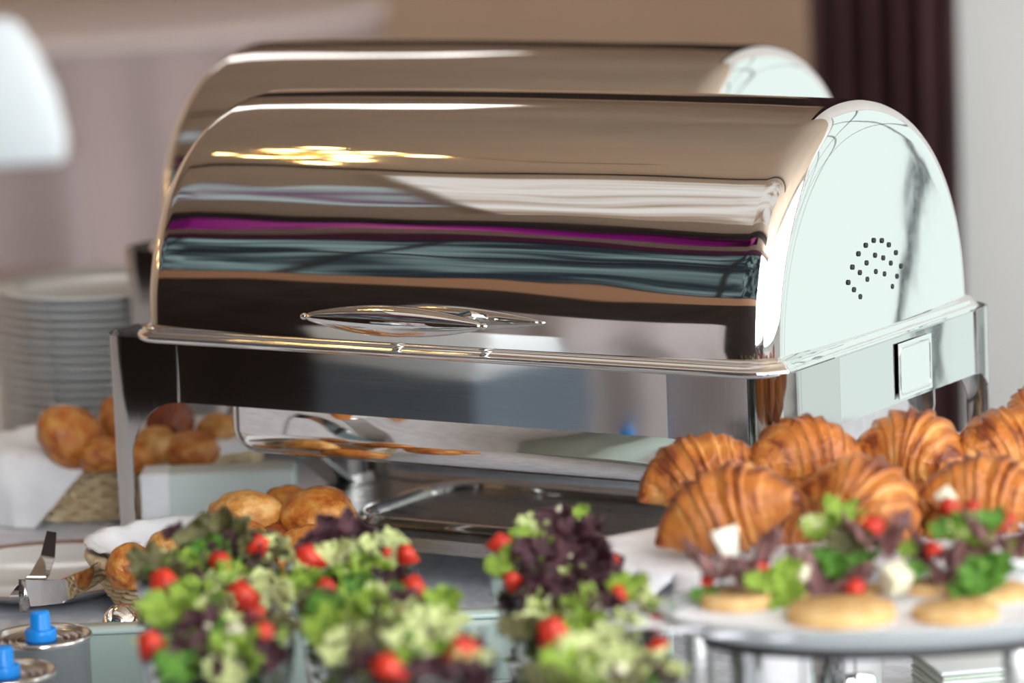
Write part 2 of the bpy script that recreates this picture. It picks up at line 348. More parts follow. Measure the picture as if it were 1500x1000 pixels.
bm = bmesh.new(); add_box(bm, (0.05, 0, 0.05), (0.25, 0.266, 0.035)); bevel(bm, 0.003, 1); obj('stripe', bm, mat('cyan_plastic', (0.02, 0.45, 0.75), 0.35), lc)
kt = thing('added_draped_table', 'tall form under a pale mauve cloth, added out of view to mirror at the lid lower right', 'table', (-1.72, -2.8, FLZ))  # made-up draped shape for the pale blob mirrored in the lid
bm = bmesh.new(); n = 96
loft(bm, [[Vector(((r+am*math.sin(i/n*2*PI*11))*math.cos(2*PI*i/n), (r+am*math.sin(i/n*2*PI*11))*math.sin(2*PI*i/n), z)) for i in range(n)] for r, am, z in ((0.02, 0, 1.30), (0.36, 0, 1.30), (0.37, 0.004, 1.28), (0.33, 0.03, 0.8), (0.40, 0.05, 0.01))], cap=False)
obj('tablecloth', bm, mat('mauve_cloth', (0.46, 0.40, 0.40), 0.8), kt)

# curtains
def curtain(name, x0, x1, y, z0, z1, m, label, folds=7, amp=0.04, seed=1):
    bm = bmesh.new(); n = 120; rows = []
    for s in (0, 1):
        for z in ((z0, z1) if s == 0 else (z1, z0)):
            rows.append([Vector((x0+(x1-x0)*i/n, y+s*0.012 - amp*math.sin(i/n*folds*2*PI+0.6*math.sin(i*0.21+seed)) , z)) for i in range(n+1)])
    loft(bm, rows, closed=False, cap=False)
    return tag(obj(name, bm, m), label, 'curtain')
BROWN, _ = mottle(mat('brown_drape', (0.04, 0.02, 0.02), 0.8, 0, 0.3), [(0.028, 0.008, 0.009), (0.044, 0.014, 0.015)], 5)
cl, cr = atd(1200, 200, 6.0), atd(1396, 200, 6.0)
# the drape hangs where the partition begins
xa = CAM.x + ray(1200, 200).x*(2.85-CAM.y)/ray(1200, 200).y; xb = CAM.x + ray(1396, 200).x*(2.85-CAM.y)/ray(1396, 200).y
curtain('curtain', xa, xb, 2.85, FLZ+0.02, CZ-0.1, BROWN, 'dark brown drape hanging behind the chafing dishes, beside the pale grey wall', 5, 0.035)

# background round table and white chair
SKIRT, _ = mottle(mat('mauve_skirt', (0.3, 0.25, 0.25), 0.85, 0, 0.2), [(0.36, 0.29, 0.29), (0.42, 0.35, 0.35)], 1.5, 2)
TOPC = mat('pale_top_cloth', (0.70, 0.62, 0.61), 0.8)
tb = atd(40, 8, 9.4); tb.z = TZ
tc_ = tb + HF*0.9 - R0*0.15
rt = thing('round_table', 'blurred round table with long mauve skirt in the far left background', 'table', (tc_.x, tc_.y, FLZ))
bm = bmesh.new(); n = 160; H = TZ-FLZ
def skr(i, r, am): return r + am*math.sin(i/n*2*PI*22+math.sin(i*0.3))
loft(bm, [[Vector((skr(i, r, am)*math.cos(2*PI*i/n), skr(i, r, am)*math.sin(2*PI*i/n), z)) for i in range(n)] for r, am, z in ((0.97, 0.0, H-0.02), (1.02, 0.02, H-0.35), (1.07, 0.045, 0.01))], cap=False)
obj('skirt', bm, SKIRT, rt)
bm = bmesh.new(); lathe(bm, [(0, H), (0.98, H), (1.0, H-0.006), (1.0, H-0.022), (0.97, H-0.03), (0, H-0.03)], 96); obj('tabletop', bm, TOPC, rt)
wc = atd(30, 160, 7.0)
chr_ = thing('banquet_chair', 'blurred white upholstered chair back at the left edge of the background', 'chair', (wc.x, wc.y, FLZ), YAW)
bm = bmesh.new()
out = [(-0.22, 0.71), (-0.22, 0.86), (-0.18, 0.955), (-0.08, 0.99), (0.0, 0.975), (0.035, 0.92), (0.065, 0.84), (0.08, 0.76), (0.075, 0.715)]
loft(bm, [[Vector((x, -0.03+0.06*s, z)) for x, z in out] for s in (0, 1)]); bevel(bm, 0.012, 2)
obj('backrest', bm, mat('white_upholstery', (0.84, 0.92, 0.97), 0.7), chr_)
bm = bmesh.new(); add_box(bm, (-0.07, 0.2, 0.44), (0.36, 0.4, 0.06)); bevel(bm, 0.015); obj('seat', bm, SKIRT, chr_)
for sx in (-0.23, 0.09):
    for sy in (0.03, 0.38):
        bm = bmesh.new(); add_box(bm, (sx, sy, 0.22 if sy > 0.1 else 0.36), (0.03, 0.03, 0.44 if sy > 0.1 else 0.72)); obj('leg', bm, SKIRT, chr_, False)

# ------------------------------------------------------------------ banquet table with cloth
DAMASK = mat('damask_cloth', (0.5, 0.52, 0.58), 0.75, 0, 0.3)
def _dam():
    m = DAMASK; b = m.node_tree.nodes['Principled BSDF']
    tc = nd(m, 'ShaderNodeTexCoord'); n = nd(m, 'ShaderNodeTexNoise', Scale=26, Detail=2, Distortion=2.5); lk(m, tc.outputs['Object'], n.inputs['Vector'])
    r = nd(m, 'ShaderNodeValToRGB'); e = r.color_ramp.elements
    e[0].position = 0.44; e[0].color = (0.60, 0.615, 0.68, 1); e[1].position = 0.56; e[1].color = (0.70, 0.715, 0.775, 1)
    lk(m, n.outputs['Fac'], r.inputs[0]); lk(m, r.outputs[0], b.inputs['Base Color'])
    bp = nd(m, 'ShaderNodeBump', Strength=0.3, Distance=0.002); lk(m, n.outputs['Fac'], bp.inputs['Height']); lk(m, bp.outputs[0], b.inputs['Normal'])
_dam()
bt = thing('buffet_table', 'long buffet table under a pale blue grey patterned cloth', 'table', (0, 0, TZ))
TC = [(-2.4, -0.40), (0.7, -1.04), (0.7, 0.9), (-2.4, 0.9)]
bm = bmesh.new(); loft(bm, [[Vector((x, y, z)) for x, y in TC] for z in (-0.04, 0)]); bevel(bm, 0.01, 2); obj('tablecloth', bm, DAMASK, bt)
bm = bmesh.new()
pts = [(x, y, 0.0, -1.0 if y < 0 else 1.0) for x, y in TC]; per = []
for (a, b) in zip(pts, pts[1:]+pts[:1]):
    L = math.hypot(b[0]-a[0], b[1]-a[1]); k = max(1, int(L/0.04))
    for i in range(k): per.append((a[0]+(b[0]-a[0])*i/k, a[1]+(b[1]-a[1])*i/k, a[2], a[3]))
loft(bm, [[Vector((x+nx*am*math.sin(i*0.9), y+ny*am*math.sin(i*0.9), z)) for i, (x, y, nx, ny) in enumerate(per)] for am, z in ((0.0, -0.03), (0.015, -0.4), (0.03, -0.73))], cap=False)
obj('skirt', bm, NAPKIN, bt)

# ------------------------------------------------------------------ chafing dish
FX, FY, FH = -0.654, 0.384, 0.053    # frame: X from FX to 0, Y from 0 to FY
def make_dish(label):
    root = thing('chafing_dish', label, 'chafing dish', (0, 0, TZ)); P = lambda z: z-TZ
    # roll-top lid
    xl, xr, yc, A, Hh, rf = -0.612, -0.012, 0.184, 0.1815, 0.1855, 0.026
    NP = 72
    def ring(x, off, dome=0.0, bul=0.0):
        pts = []
        for i in range(NP+1):
            t = PI*i/NP; a = A-off+bul; h = Hh-off+bul
            c, s = math.cos(t), math.sin(t)
            k = 0.93   # slightly fuller than a circle
            pts.append(Vector((x, yc-a*math.copysign(abs(c)**k, c), P(0.004+h*s**k))))
        return pts
    bm = bmesh.new(); rows = []
    def endrows(xe, sg):
        rr = []
        for f, dm in ((0.0, 0.004), (0.12, 0.0038), (0.3, 0.0032), (0.5, 0.0024), (0.7, 0.0014), (0.85, 0.0006), (0.94, 0.0002)):
            base = ring(xe+sg*dm, rf); cen = Vector((xe+sg*dm, yc, P(0.004)))
            rr.append([cen+(p-cen)*max(f, 0.001) for p in base])
        for i in range(0, 10):
            u = PI/2*i/9; rr.append(ring(xe-sg*rf*(1-math.cos(u)), rf*(1-math.sin(u))))
        return rr
    left = endrows(xl, -1)
    right = endrows(xr, 1); right.reverse()
    nb = 24; mid = []
    for i in range(1, nb):
        f = i/nb; mid.append(ring(xl+rf+(xr-xl-2*rf)*f, 0, bul=0.0035*(1-(2*f-1)**2)))
    rows = left+mid+right
    loft(bm, rows, closed=False, cap=False)
    bmesh.ops.remove_doubles(bm, verts=bm.verts, dist=1e-5)
    for f in bm.faces:
        cx = f.calc_center_median().x
        if cx < xl+rf*0.4 or cx > xr-rf*0.4: f.material_index = 1
    lid = obj('lid', bm, [STEEL, CAPST], root)
    # rolled flange round the lid's foot
    bm = bmesh.new()
    prof = [(-0.002, 0.012), (0.001, 0.0085), (0.0035, 0.0088), (0.0055, 0.0070), (0.0062, 0.0045), (0.0085, 0.0040), (0.010, 0.0018), (0.0098, -0.0008), (0.007, -0.0025), (-0.003, -0.0025)]
    rr = rrect(xl-0.001, xr+0.001, yc-A-0.001, yc+A+0.001, rf, 8)
    loft(bm, [[Vector((x+nx*o, y+ny*o, P(z))) for x, y, nx, ny in rr] for o, z in prof], cap=False)
    obj('flange', bm, STEEL, lid)
    # end panel vent holes (pattern read from the right end panel)
    bm = bmesh.new()
    for y, z in ((.131,.053),(.139,.064),(.150,.073),(.163,.078),(.177,.080),(.191,.078),(.203,.073),(.215,.065),(.223,.053),(.140,.046),(.151,.058),(.163,.064),(.178,.068),(.192,.064),(.205,.058),(.215,.046),(.150,.039),(.163,.051),(.178,.055),(.193,.051),(.206,.039)):
        bmesh.ops.create_cone(bm, cap_ends=True, segments=14, radius1=0.0021, radius2=0.0021, depth=0.001, matrix=Matrix.Translation((xr+0.0036-0.0006*((y-.178)**2+(z-.0)**2)/0.008, y, P(z))) @ Matrix.Rotation(PI/2, 4, 'Y'))
    obj('vent_holes', bm, HOLE, lid)
    # handle: spindle on two stubs
    h0, h1 = Vector((-0.408, -0.043, P(0.034))), Vector((-0.238, -0.043, P(0.034)))
    bm = bmesh.new(); n = 28
    tube(bm, [h0.lerp(h1, i/n) for i in range(n+1)], lambda t: 0.0022+0.0105*math.sin(PI*min(1, max(0, t)))**0.85 if 0 < t < 1 else 0.0012, 20)
    for q in (h0, h1): blob(bm, q, (0.0035, 0.003, 0.003), 2)
    hd = obj('handle', bm, STEEL, lid)
    for f in (0.25, 0.75):
        q = h0.lerp(h1, f); bm = bmesh.new(); tube(bm, [q, q+Vector((0, 0.047, 0))], 0.004, 12); obj('stud', bm, STEEL, hd)
    # band
    def band_path(r=0.030, off=0.0, seg=10): return rrect(FX-off, off, -off, FY+off, r+off, seg)
    bm = bmesh.new(); pr = band_path(); 
    loft(bm, [[Vector((x+nx*o, y+ny*o, P(z))) for x, y, nx, ny in pr] for o, z in ((0, -0.0005), (0, -FH), (-0.0012, -FH-0.0003), (-0.0012, 0.0), (0, -0.0005))], cap=False)
    sharp(obj('band', bm, BAND, root))
    # corner legs: sheets bent round each corner, arched cut-outs
    def leg(corner, w_a, w_b, wl_a, wl_b):
        # perimeter arc around a corner, s<0 along one side, s>0 along the other
        r = 0.030; o = 0.0016
        (cx, cy, sx, sy) = corner      # virtual corner and directions inward
        def pos(s, off):
            q = r*PI/4
            if abs(s) <= q:
                a = s/r; # -45..45deg
                ang = PI/4 + a
                c = Vector((cx+sx*r, cy+sy*r)); d = Vector((-sx*math.sin(ang), -sy*math.cos(ang)))
                return c + d*(r+off)
            e = abs(s)-q
            if s > 0: return Vector((cx-sx*off, cy+sy*(r+e)))
            return Vector((cx+sx*(r+e), cy-sy*off))
        q = r*(PI/4-1)     # convert "distance from virtual corner" to arc length
        conv = lambda d: d + q
        SA, SB, LA, LB = conv(w_a), conv(w_b), conv(wl_a), conv(wl_b)
        ss = sorted(set([round(-SA+(SA+SB)*i/56, 6) for i in range(57)] + [-LA, LB, -SA, SB]))
        def zb(s):
            W, Lw = (SB, LB) if s > 0 else (SA, LA)
            s_ = abs(s); rad = W-Lw; hgt = rad*1.15
            if s_ <= Lw+1e-6: return TZ
            t = min(1, (W-s_)/rad)      # 0 at outer seam, 1 at the leg
            return -FH-hgt*(1-math.sqrt(max(0, 1-t*t)))
        bm = bmesh.new(); NR = 10
        for off in (0.0, o):
            pass
        grid = []
        for side, off in ((0, o), (1, 0.0002)):
            cols = []
            for s in ss:
                zt, z2 = 0.0004, zb(s)
                p = pos(s, off); cols.append([bm.verts.new((p.x, p.y, P(zt+(z2-zt)*k/NR))) for k in range(NR+1)])
            grid.append(cols)
        A_, B_ = grid
        for g in (A_, B_):
            for c1, c2 in zip(g, g[1:]):
                for k in range(NR): bm.faces.new((c1[k], c1[k+1], c2[k+1], c2[k]))
        for c1, c2, d1, d2 in zip(A_, A_[1:], B_, B_[1:]):
            bm.faces.new((c1[0], c2[0], d2[0], d1[0])); bm.faces.new((c1[NR], c2[NR], d2[NR], d1[NR]))
        for c, d in ((A_[0], B_[0]), (A_[-1], B_[-1])):
            for k in range(NR): bm.faces.new((c[k], c[k+1], d[k+1], d[k]))
        return sharp(obj('leg', bm, LEGM, root), 35)
    # (x side width, y side width)
    leg((FX, 0, 1, 1), 0.083, 0.06, 0.030, 0.030)
    leg((0, 0, -1, 1), 0.100, 0.092, 0.030, 0.030)
    leg((FX, FY, 1, -1), 0.069, 0.06, 0.03, 0.03)
    leg((0, FY, -1, -1), 0.06, 0.044, 0.03, 0.022)
    # blank plate on the right end of the band
    bm = bmesh.new(); add_box(bm, (0.0021, 0.2215, P(-0.0275)), (0.0010, 0.060, 0.045)); bevel(bm, 0.0003, 1)
    pl = sharp(obj('badge_plate', bm, CAPST, root), 20)
    bm = bmesh.new()
    rr = rrect(0.2215-0.027, 0.2215+0.027, P(-0.0275)-0.019, P(-0.0275)+0.019, 0.004, 4)
    loft(bm, [[Vector((0.0026+o*0.6, a+nx*w_, b+ny*w_)) for a, b, nx, ny in rr] for o, w_ in ((0, 0.001), (0.0008, 0.0004), (0.0008, -0.0008), (0, -0.0014))], cap=False)
    obj('plate_rim', bm, CAPST, pl)
    # water pan with rolled rim
    bm = bmesh.new(); px0, px1, py0, py1 = -0.548, -0.03, 0.022, 0.345
    pp = [(0.035, 0.0), (0.006, -0.002), (0, -0.006), (0, -0.080)] + [(-0.022*(1-math.cos(a)), -0.080-0.022*math.sin(a)) for a in (PI/8, PI/4, 3*PI/8, PI/2)]
    rr = rrect(px0, px1, py0, py1, 0.03, 8)
    lim = lambda v, lo, hi: max(lo, min(hi, v))
    loft(bm, [[Vector((lim(x+nx*o, -0.60, -0.012), lim(y+ny*o, 0.008, 0.36), P(z+0.002))) for x, y, nx, ny in rr] for o, z in pp], cap=False)
    last = [v for v in bm.verts if abs(v.co.z-P(-0.100)) < 1e-4]
    f = bmesh.ops.contextual_create(bm, geom=last)
    obj('water_pan', bm, STEEL, root)
    # lower shelf carrying the burners, with a pressed tray
    bm = bmesh.new()
    sz = -0.172
    rr = rrect(-0.60, -0.03, 0.085, 0.325, 0.02, 6)
    loft(bm, [[Vector((x+nx*o, y+ny*o, P(z))) for x, y, nx, ny in rr] for o, z in ((0, sz-0.012), (0, sz), (-0.028, sz), )], cap=False)
    rr2 = rrect(-0.572, -0.058, 0.113, 0.297, 0.02, 6)
    shelf = obj('shelf', bm, DARKSTEEL, root); sharp(shelf)
    bm = bmesh.new(); rr = rrect(-0.49, -0.10, 0.125, 0.285, 0.04, 8)
    loft(bm, [[Vector((x+nx*o, y+ny*o, P(z))) for x, y, nx, ny in rr] for o, z in ((0.012, sz+0.001), (0.006, sz+0.006), (0.0, sz+0.006), (-0.004, sz+0.001), (-0.010, sz-0.012), (-0.02, sz-0.013))], cap=False)
    last = [v for v in bm.verts if abs(v.co.z-P(sz-0.013)) < 1e-4]; bmesh.ops.contextual_create(bm, geom=last)
    obj('burner_tray', bm, STEEL, shelf)
    bm = bmesh.new(); rr = rrect(-0.573, -0.057, 0.112, 0.298, 0.02, 6)
    bm.faces.new([bm.verts.new((x, y, P(sz-0.0008))) for x, y, _, _ in rr]); obj('shelf_plate', bm, DARKSTEEL, shelf, False)
    # diagonal straps from the frame's end to the shelf
    for X in (-0.600, -0.04):
        for (ya, yb) in ((0.190, 0.318),):
            bm = bmesh.new(); v = add_box(bm, (0, 0, 0), (0.030, 0.004, 0.175))
            a = Vector((X, ya-0.03, P(-0.098))); b = Vector((X, yb, P(-0.205))); d = (b-a)
            q = d.to_track_quat('Z', 'X').to_matrix().to_4x4(); q.translation = (a+b)/2
            for vv in bm.verts: vv.co = q @ Vector((vv.co.y, vv.co.x, vv.co.z*d.length/0.175))
            obj('strap', bm, DARKSTEEL, root, False)
    # feet of the shelf
    for X in (-0.58, -0.05):
        for Y in (0.10, 0.31):
            bm = bmesh.new(); bmesh.ops.create_cone(bm, cap_ends=True, segments=16, radius1=0.008, radius2=0.008, depth=0.038, matrix=Matrix.Translation((X, Y, P(-0.2015)))); sharp(obj('foot', bm, DARKSTEEL, shelf))
    return root
d1 = make_dish('polished steel roll top chafing dish in front, with spindle handle and pierced end panel')
d2 = copy_tree(d1); d2.location = (-0.33, 0.45, TZ)
d2['label'] = 'second polished roll top chafing dish, blurred, standing behind the front one'
for o in (d1, d2): o['group'] = 'roll top chafing dishes'

# steel burner can under the rear dish
q = atz(560, 745, TZ)
# ------------------------------------------------------------------ plate stack
bm = bmesh.new()
prof = [(0, 0.004), (0.05, 0.003), (0.056, 0.0), (0.060, 0.0), (0.063, 0.004), (0.085, 0.0085), (0.1125, 0.0165), (0.1135, 0.018), (0.1125, 0.019), (0.084, 0.012), (0.066, 0.0068), (0, 0.0065)]
lathe(bm, prof, 72); sp = atd(152, 412, 3.96)
ORD = 'zeroth first second third fourth fifth sixth seventh eighth ninth tenth eleventh twelfth thirteenth fourteenth fifteenth sixteenth seventeenth eighteenth'.split()
PLG = 'white plates stacked at the left'
pl = tag(obj('dinner_plate', bm, CHINA, None, True, (sp.x, sp.y, TZ)), 'undermost white china plate of the tall stack at the left', 'plate', PLG)
npl = 18; dz = (sp.z-0.019-TZ)/(npl-1)
for i in range(1, npl):
    c = pl.copy(); C.objects.link(c); c.location = (sp.x+rnd.uniform(-.0015, .0015), sp.y+rnd.uniform(-.0015, .0015), TZ+dz*i); c.rotation_euler = (0, 0, rnd.uniform(0, 6))
    c['label'] = 'topmost white china plate of the tall stack at the left' if i == npl-1 else 'white china plate, %s from the top of the tall stack at the left' % ORD[npl-i]

# ------------------------------------------------------------------ buns
def bun_mesh(m, seed, amp=0.10):
    bm = bmesh.new(); blob(bm, (0, 0, 0), (1, 1, 1), 4, amp, 1.6, None, seed, 0.75)
    me = bpy.data.meshes.new('bread_roll'); bm.to_mesh(me); bm.free(); me.shade_smooth(); me.materials.append(m); return me
BM = [bun_mesh(BUN, 1), bun_mesh(BUN2, 2), bun_mesh(BUND, 3), bun_mesh(BUN, 4)]
def bun(k, x, y, D, w, h, label, group, tilt=0, mi=None):
    p = atd(x, y, D); s = D/FPX
    o = bpy.data.objects.new('bread_roll', BM[mi if mi is not None else k % 4]); C.objects.link(o)
    o.location = p; o.scale = (w/2*s, w/2*s*0.95, h/2*s*1.17); o.rotation_euler = (rnd.uniform(-.2, .2), tilt, YAW+rnd.uniform(-.4, .4) if not tilt else YAW)
    return tag(o, label, 'bread roll', group)

def sstep(x):
    x = max(0.0, min(1.0, x)); return x*x*(3-2*x)
# ------------------------------------------------------------------ baskets
def basket(label, cen, rx, ry, h, rz, flare=1.25, strand=0.0042, rows=None, nst=30, power=2.0, napkin_rim=False):
    b = thing('wicker_basket', label, 'basket', cen, rz)
    rows = rows or int(h/(strand*1.5))
    def rad(a, f):
        c, s = math.cos(a), math.sin(a)
        k = (abs(c)**power+abs(s)**power)**(-1/power); g = 1/flare+(1-1/flare)*f**0.8
        return c*k*rx*g, s*k*ry*g
    N = 240
    for r in range(rows):
        f = (r+0.5)/rows; bm = bmesh.new(); pts = []
        for i in range(N):
            a = 2*PI*i/N; x, y = rad(a, f); L = math.hypot(x, y); w = strand*0.55*math.sin(nst*a+PI*r)
            pts.append((x*(1+w/L), y*(1+w/L), strand*0.6+f*(h-strand*1.6)+0.0006*math.cos(nst*a+PI*r)))
        tube(bm, pts, strand*0.5, 6, closed=True); obj('woven_strand', bm, WICKER, b)
    sme = None
    for k in range(nst):
        a = 2*PI*(k+0.5)/nst; bm = bmesh.new()
        tube(bm, [(*rad(a, f), 0.001+f*(h-0.002)) for f in (0, .33, .66, 1)], strand*0.4, 5); obj('stake', bm, WICKER, b)
    for k in range(4):
        bm = bmesh.new(); pts = []
        for i in range(N*2):
            a = PI*i/N; x, y = rad(a, 1.0); L = math.hypot(x, y); ph = nst*1.6//1*a+k*PI/2
            w = strand*0.75*math.cos(ph); pts.append((x*(1+w/L), y*(1+w/L), h+strand*0.75*math.sin(ph)))
        tube(bm, pts, strand*0.55, 6, closed=True); obj('rim_strand', bm, WICKER, b)
    bm = bmesh.new(); pts = [(*rad(2*PI*i/48, 0), 0.002) for i in range(48)]
    vs = [bm.verts.new(p) for p in pts]; bm.faces.new(vs); g = bmesh.ops.extrude_face_region(bm, geom=list(bm.faces))
    for e in g['geom']:
        if isinstance(e, bmesh.types.BMVert): e.co.z += 0.003
    obj('base', bm, WICKER, b, False)
    return b, rad
# front basket with buns
bc = atz(292, 893, TZ)
BK1, rad1 = basket('small wicker basket of round rolls behind the left salad glasses', (bc.x, bc.y, TZ), 0.087, 0.080, 0.052, YAW, 1.5, 0.0042, 9, 26)
def liner(name, label, cen, rz, rad, h, over, seed, inner=0.75, out=0.004):
    """napkin: lines the basket, folds over the rim and hangs by over(angle)"""
    bm = bmesh.new(); N = 144; rings = []
    ks = [(-1.0, 0), (-0.6, 0), (-0.25, 0), (0, 0), (0.15, 1), (0.4, 1), (0.7, 1), (1.0, 1)]
    for k, kind in ks:
        row = []
        for i in range(N):
            a = 2*PI*i/N; x, y = rad(a, 1.0); L = math.hypot(x, y); fold = 0.5*noise.noise(Vector((math.cos(a)*3+seed, math.sin(a)*3, k*0.5)))+0.5*noise.noise(Vector((math.cos(a)*8+seed, math.sin(a)*8, k)))
            if kind == 0:
                s = 1-(-k)*(1-inner)-0.05+0.02*fold; z = h+0.012 - 0.6*h*(-k)**1.3 + 0.004*fold
            else:
                d = over(a); s = 1+(out+0.010*math.sin(min(1, k*3)*PI/2)*min(1, d/0.02)+0.012*fold*k*min(1, d/0.02))/L
                z = h+0.012+0.004*fold - d*k
            row.append(Vector((x*s, y*s, max(z, 0.0015))))
        rings.append(row)
    loft(bm, rings, cap=False)
    o = obj(name, bm, NAPKIN, None, True, cen); o.rotation_euler = (0, 0, rz); tag(o, label, 'napkin'); return o
liner('linen_napkin', 'white linen napkin lining the small basket of rolls', (bc.x, bc.y, TZ), YAW, rad1, 0.052,
      lambda a: 0.001+0.012*max(0, math.cos(a-PI*0.75))**6, 3.0)
G1 = 'bread rolls in the small front basket'
for k, (x, y, D, w, h, mi, lb) in enumerate([
    (360, 752, 3.20, 104, 60, 1, 'pale golden roll on top of the small basket, left of the pair'),
    (466, 756, 3.20, 112, 74, 0, 'browner roll on top of the small basket, right of the pair'),
    (420, 745, 3.27, 80, 60, 0, 'roll peeping out behind the gap between the two top rolls'),
    (322, 757, 3.25, 40, 44, 1, 'small roll edge showing left behind the pale top roll'),
    (190, 832, 3.14, 70, 64, 0, 'roll lying at the far left end of the small basket'),
    (352, 795, 3.12, 86, 60, 0, 'roll below the pale golden top roll'),
    (452, 812, 3.11, 100, 74, 0, 'shiny brown roll below the right top roll'),
    (246, 802, 3.18, 64, 46, 1, 'roll half hidden behind the left salad leaves'),
    (298, 832, 3.13, 84, 60, 3, 'roll in the lower layer hidden behind the left salad'),
    (425, 850, 3.08, 70, 56, 0, 'lowest roll at the right rim of the small basket'),
    (400, 800, 3.19, 84, 60, 2, 'dark roll in the middle of the small basket heap')]):
    bun(k, x, y, D, w, h, lb, G1, 0, mi)

# rear basket on the left, napkin hanging, buns
b2 = atz(190, 745, TZ)
BK2, rad2 = basket('long wicker basket draped with a white napkin, blurred at the left behind the leg', (b2.x, b2.y, TZ), 0.128, 0.075, 0.062, YAW, 1.2, 0.0050, 9, 34, 3.0)
liner('linen_napkin', 'white linen napkin hanging from the long basket at the left', (b2.x, b2.y, TZ), YAW, rad2, 0.062,
      lambda a: 0.012+0.066*sstep((1.47*PI-a)/(0.16*PI))*sstep((a-0.6*PI)/(0.2*PI)), 8.0, 0.7)
G2 = 'bread rolls in the long rear basket'
for k, (x, y, D, w, h, mi, tl, lb) in enumerate([
    (103, 640, 3.56, 108, 72, 0, 0.75, 'elongated shiny roll at the left end of the long basket'),
    (166, 620, 3.62, 44, 70, 0, 0, 'upright roll showing just left of the steel leg'),
    (248, 622, 3.60, 72, 74, 2, 0.3, 'dark brown roll standing highest right of the steel leg'),
    (228, 652, 3.55, 66, 50, 1, 0, 'golden roll directly right of the steel leg, below the dark one'),
    (280, 660, 3.55, 84, 52, 0, 0, 'orange brown roll low in the middle of the long basket'),
    (322, 636, 3.60, 74, 54, 1, 0.2, 'golden roll at the right end of the long basket'),
    (150, 668, 3.54, 74, 50, 0, 0, 'roll low at the left beside the elongated one'),
    (195, 672, 3.54, 64, 46, 3, 0, 'roll hidden for the most part behind the steel leg')]):
    bun(k, x, y, D, w, h, lb, G2, tl, mi)

# pale cloth-covered box in front of the rear basket
ba, bb = atd(212, 740, 3.46), atd(436, 728, 3.46)
bmid = (ba+bb)/2; bl = (bb-ba).length; topz = atd(320, 683, 3.46).z
bm = bmesh.new(); add_box(bm, (0, 0, (topz-TZ)/2), (bl, 0.045, topz-TZ)); bevel(bm, 0.004, 2)
bx = thing('display_riser', 'pale grey green cloth covered box behind the left leg', 'box', (bmid.x, bmid.y, TZ), YAW)
obj('body', bm, GREENBOX, bx)
bm = bmesh.new(); add_box(bm, (-bl/2+0.012, 0, (topz-TZ)/2), (0.027, 0.0465, topz-TZ+0.001)); bevel(bm, 0.003, 2); obj('cloth_strip', bm, NAPKIN, bx)

# ------------------------------------------------------------------ side plate with brown rim and tongs
pc = atz(70, 845, TZ+0.012)
bm = bmesh.new()
lathe(bm, [(0, 0.003), (0.05, 0.002), (0.056, 0), (0.062, 0.003), (0.090, 0.012), (0.1095, 0.0185), (0.112, 0.0195), (0.1125, 0.0205), (0.1045, 0.0188), (0.088, 0.0145), (0.062, 0.0060), (0, 0.0055)], 96,
      mi=[0]*5+[0, 1, 1, 0, 0, 0])
tag(obj('side_plate', bm, [CHINA, CHINA_RIM], None, True, (pc.x, pc.y, TZ)), 'white plate with a brown rim under the steel tongs at the left', 'plate')
tg = thing('serving_tongs', 'flat steel serving tongs lying across the brown rimmed plate', 'tongs', (0, 0, 0))
def strip(bm, pts, wid, nrm, th=0.0016):
    """flat strip along pts; wid = half-width function; nrm = width direction"""
    pts = [Vector(p) for p in pts]; rings = []
    for i, p in enumerate(pts):
        t = (pts[min(i+1, len(pts)-1)]-pts[max(i-1, 0)]).normalized(); wd = (nrm - t*nrm.dot(t)).normalized(); nn = t.cross(wd)*th/2
        h = wid(i/(len(pts)-1)); rings.append([p-wd*h-nn, p+wd*h-nn, p+wd*h+nn, p-wd*h+nn])
    loft(bm, rings)
D0 = 3.10
t0 = atd(42, 872, D0)
path = [atd(x, y, D) for x, y, D in ((40, 868, 3.06), (60, 868, 3.055), (90, 866, 3.07), (130, 847, 3.12), (175, 820, 3.2), (215, 800, 3.26))]
bm = bmesh.new(); strip(bm, path, lambda t: 0.011-0.004*t, Vector((0, 0, 1))); sharp(obj('arm', bm, BAND, tg))
path = [atd(x, y, D) for x, y, D in ((36, 872, 3.06), (42, 860, 3.10), (58, 842, 3.14), (70, 815, 3.16), (76, 778, 3.16))]
bm = bmesh.new(); strip(bm, path, lambda t: 0.012-0.008*t, R0); sharp(obj('arm', bm, BAND, tg))
bm = bmesh.new(); strip(bm, [atd(35, 848, 3.06), atd(35, 872, 3.06), atd(36, 896, 3.06)], lambda t: 0.004, R0); 
obj('bend', bm, DARKSTEEL, tg)

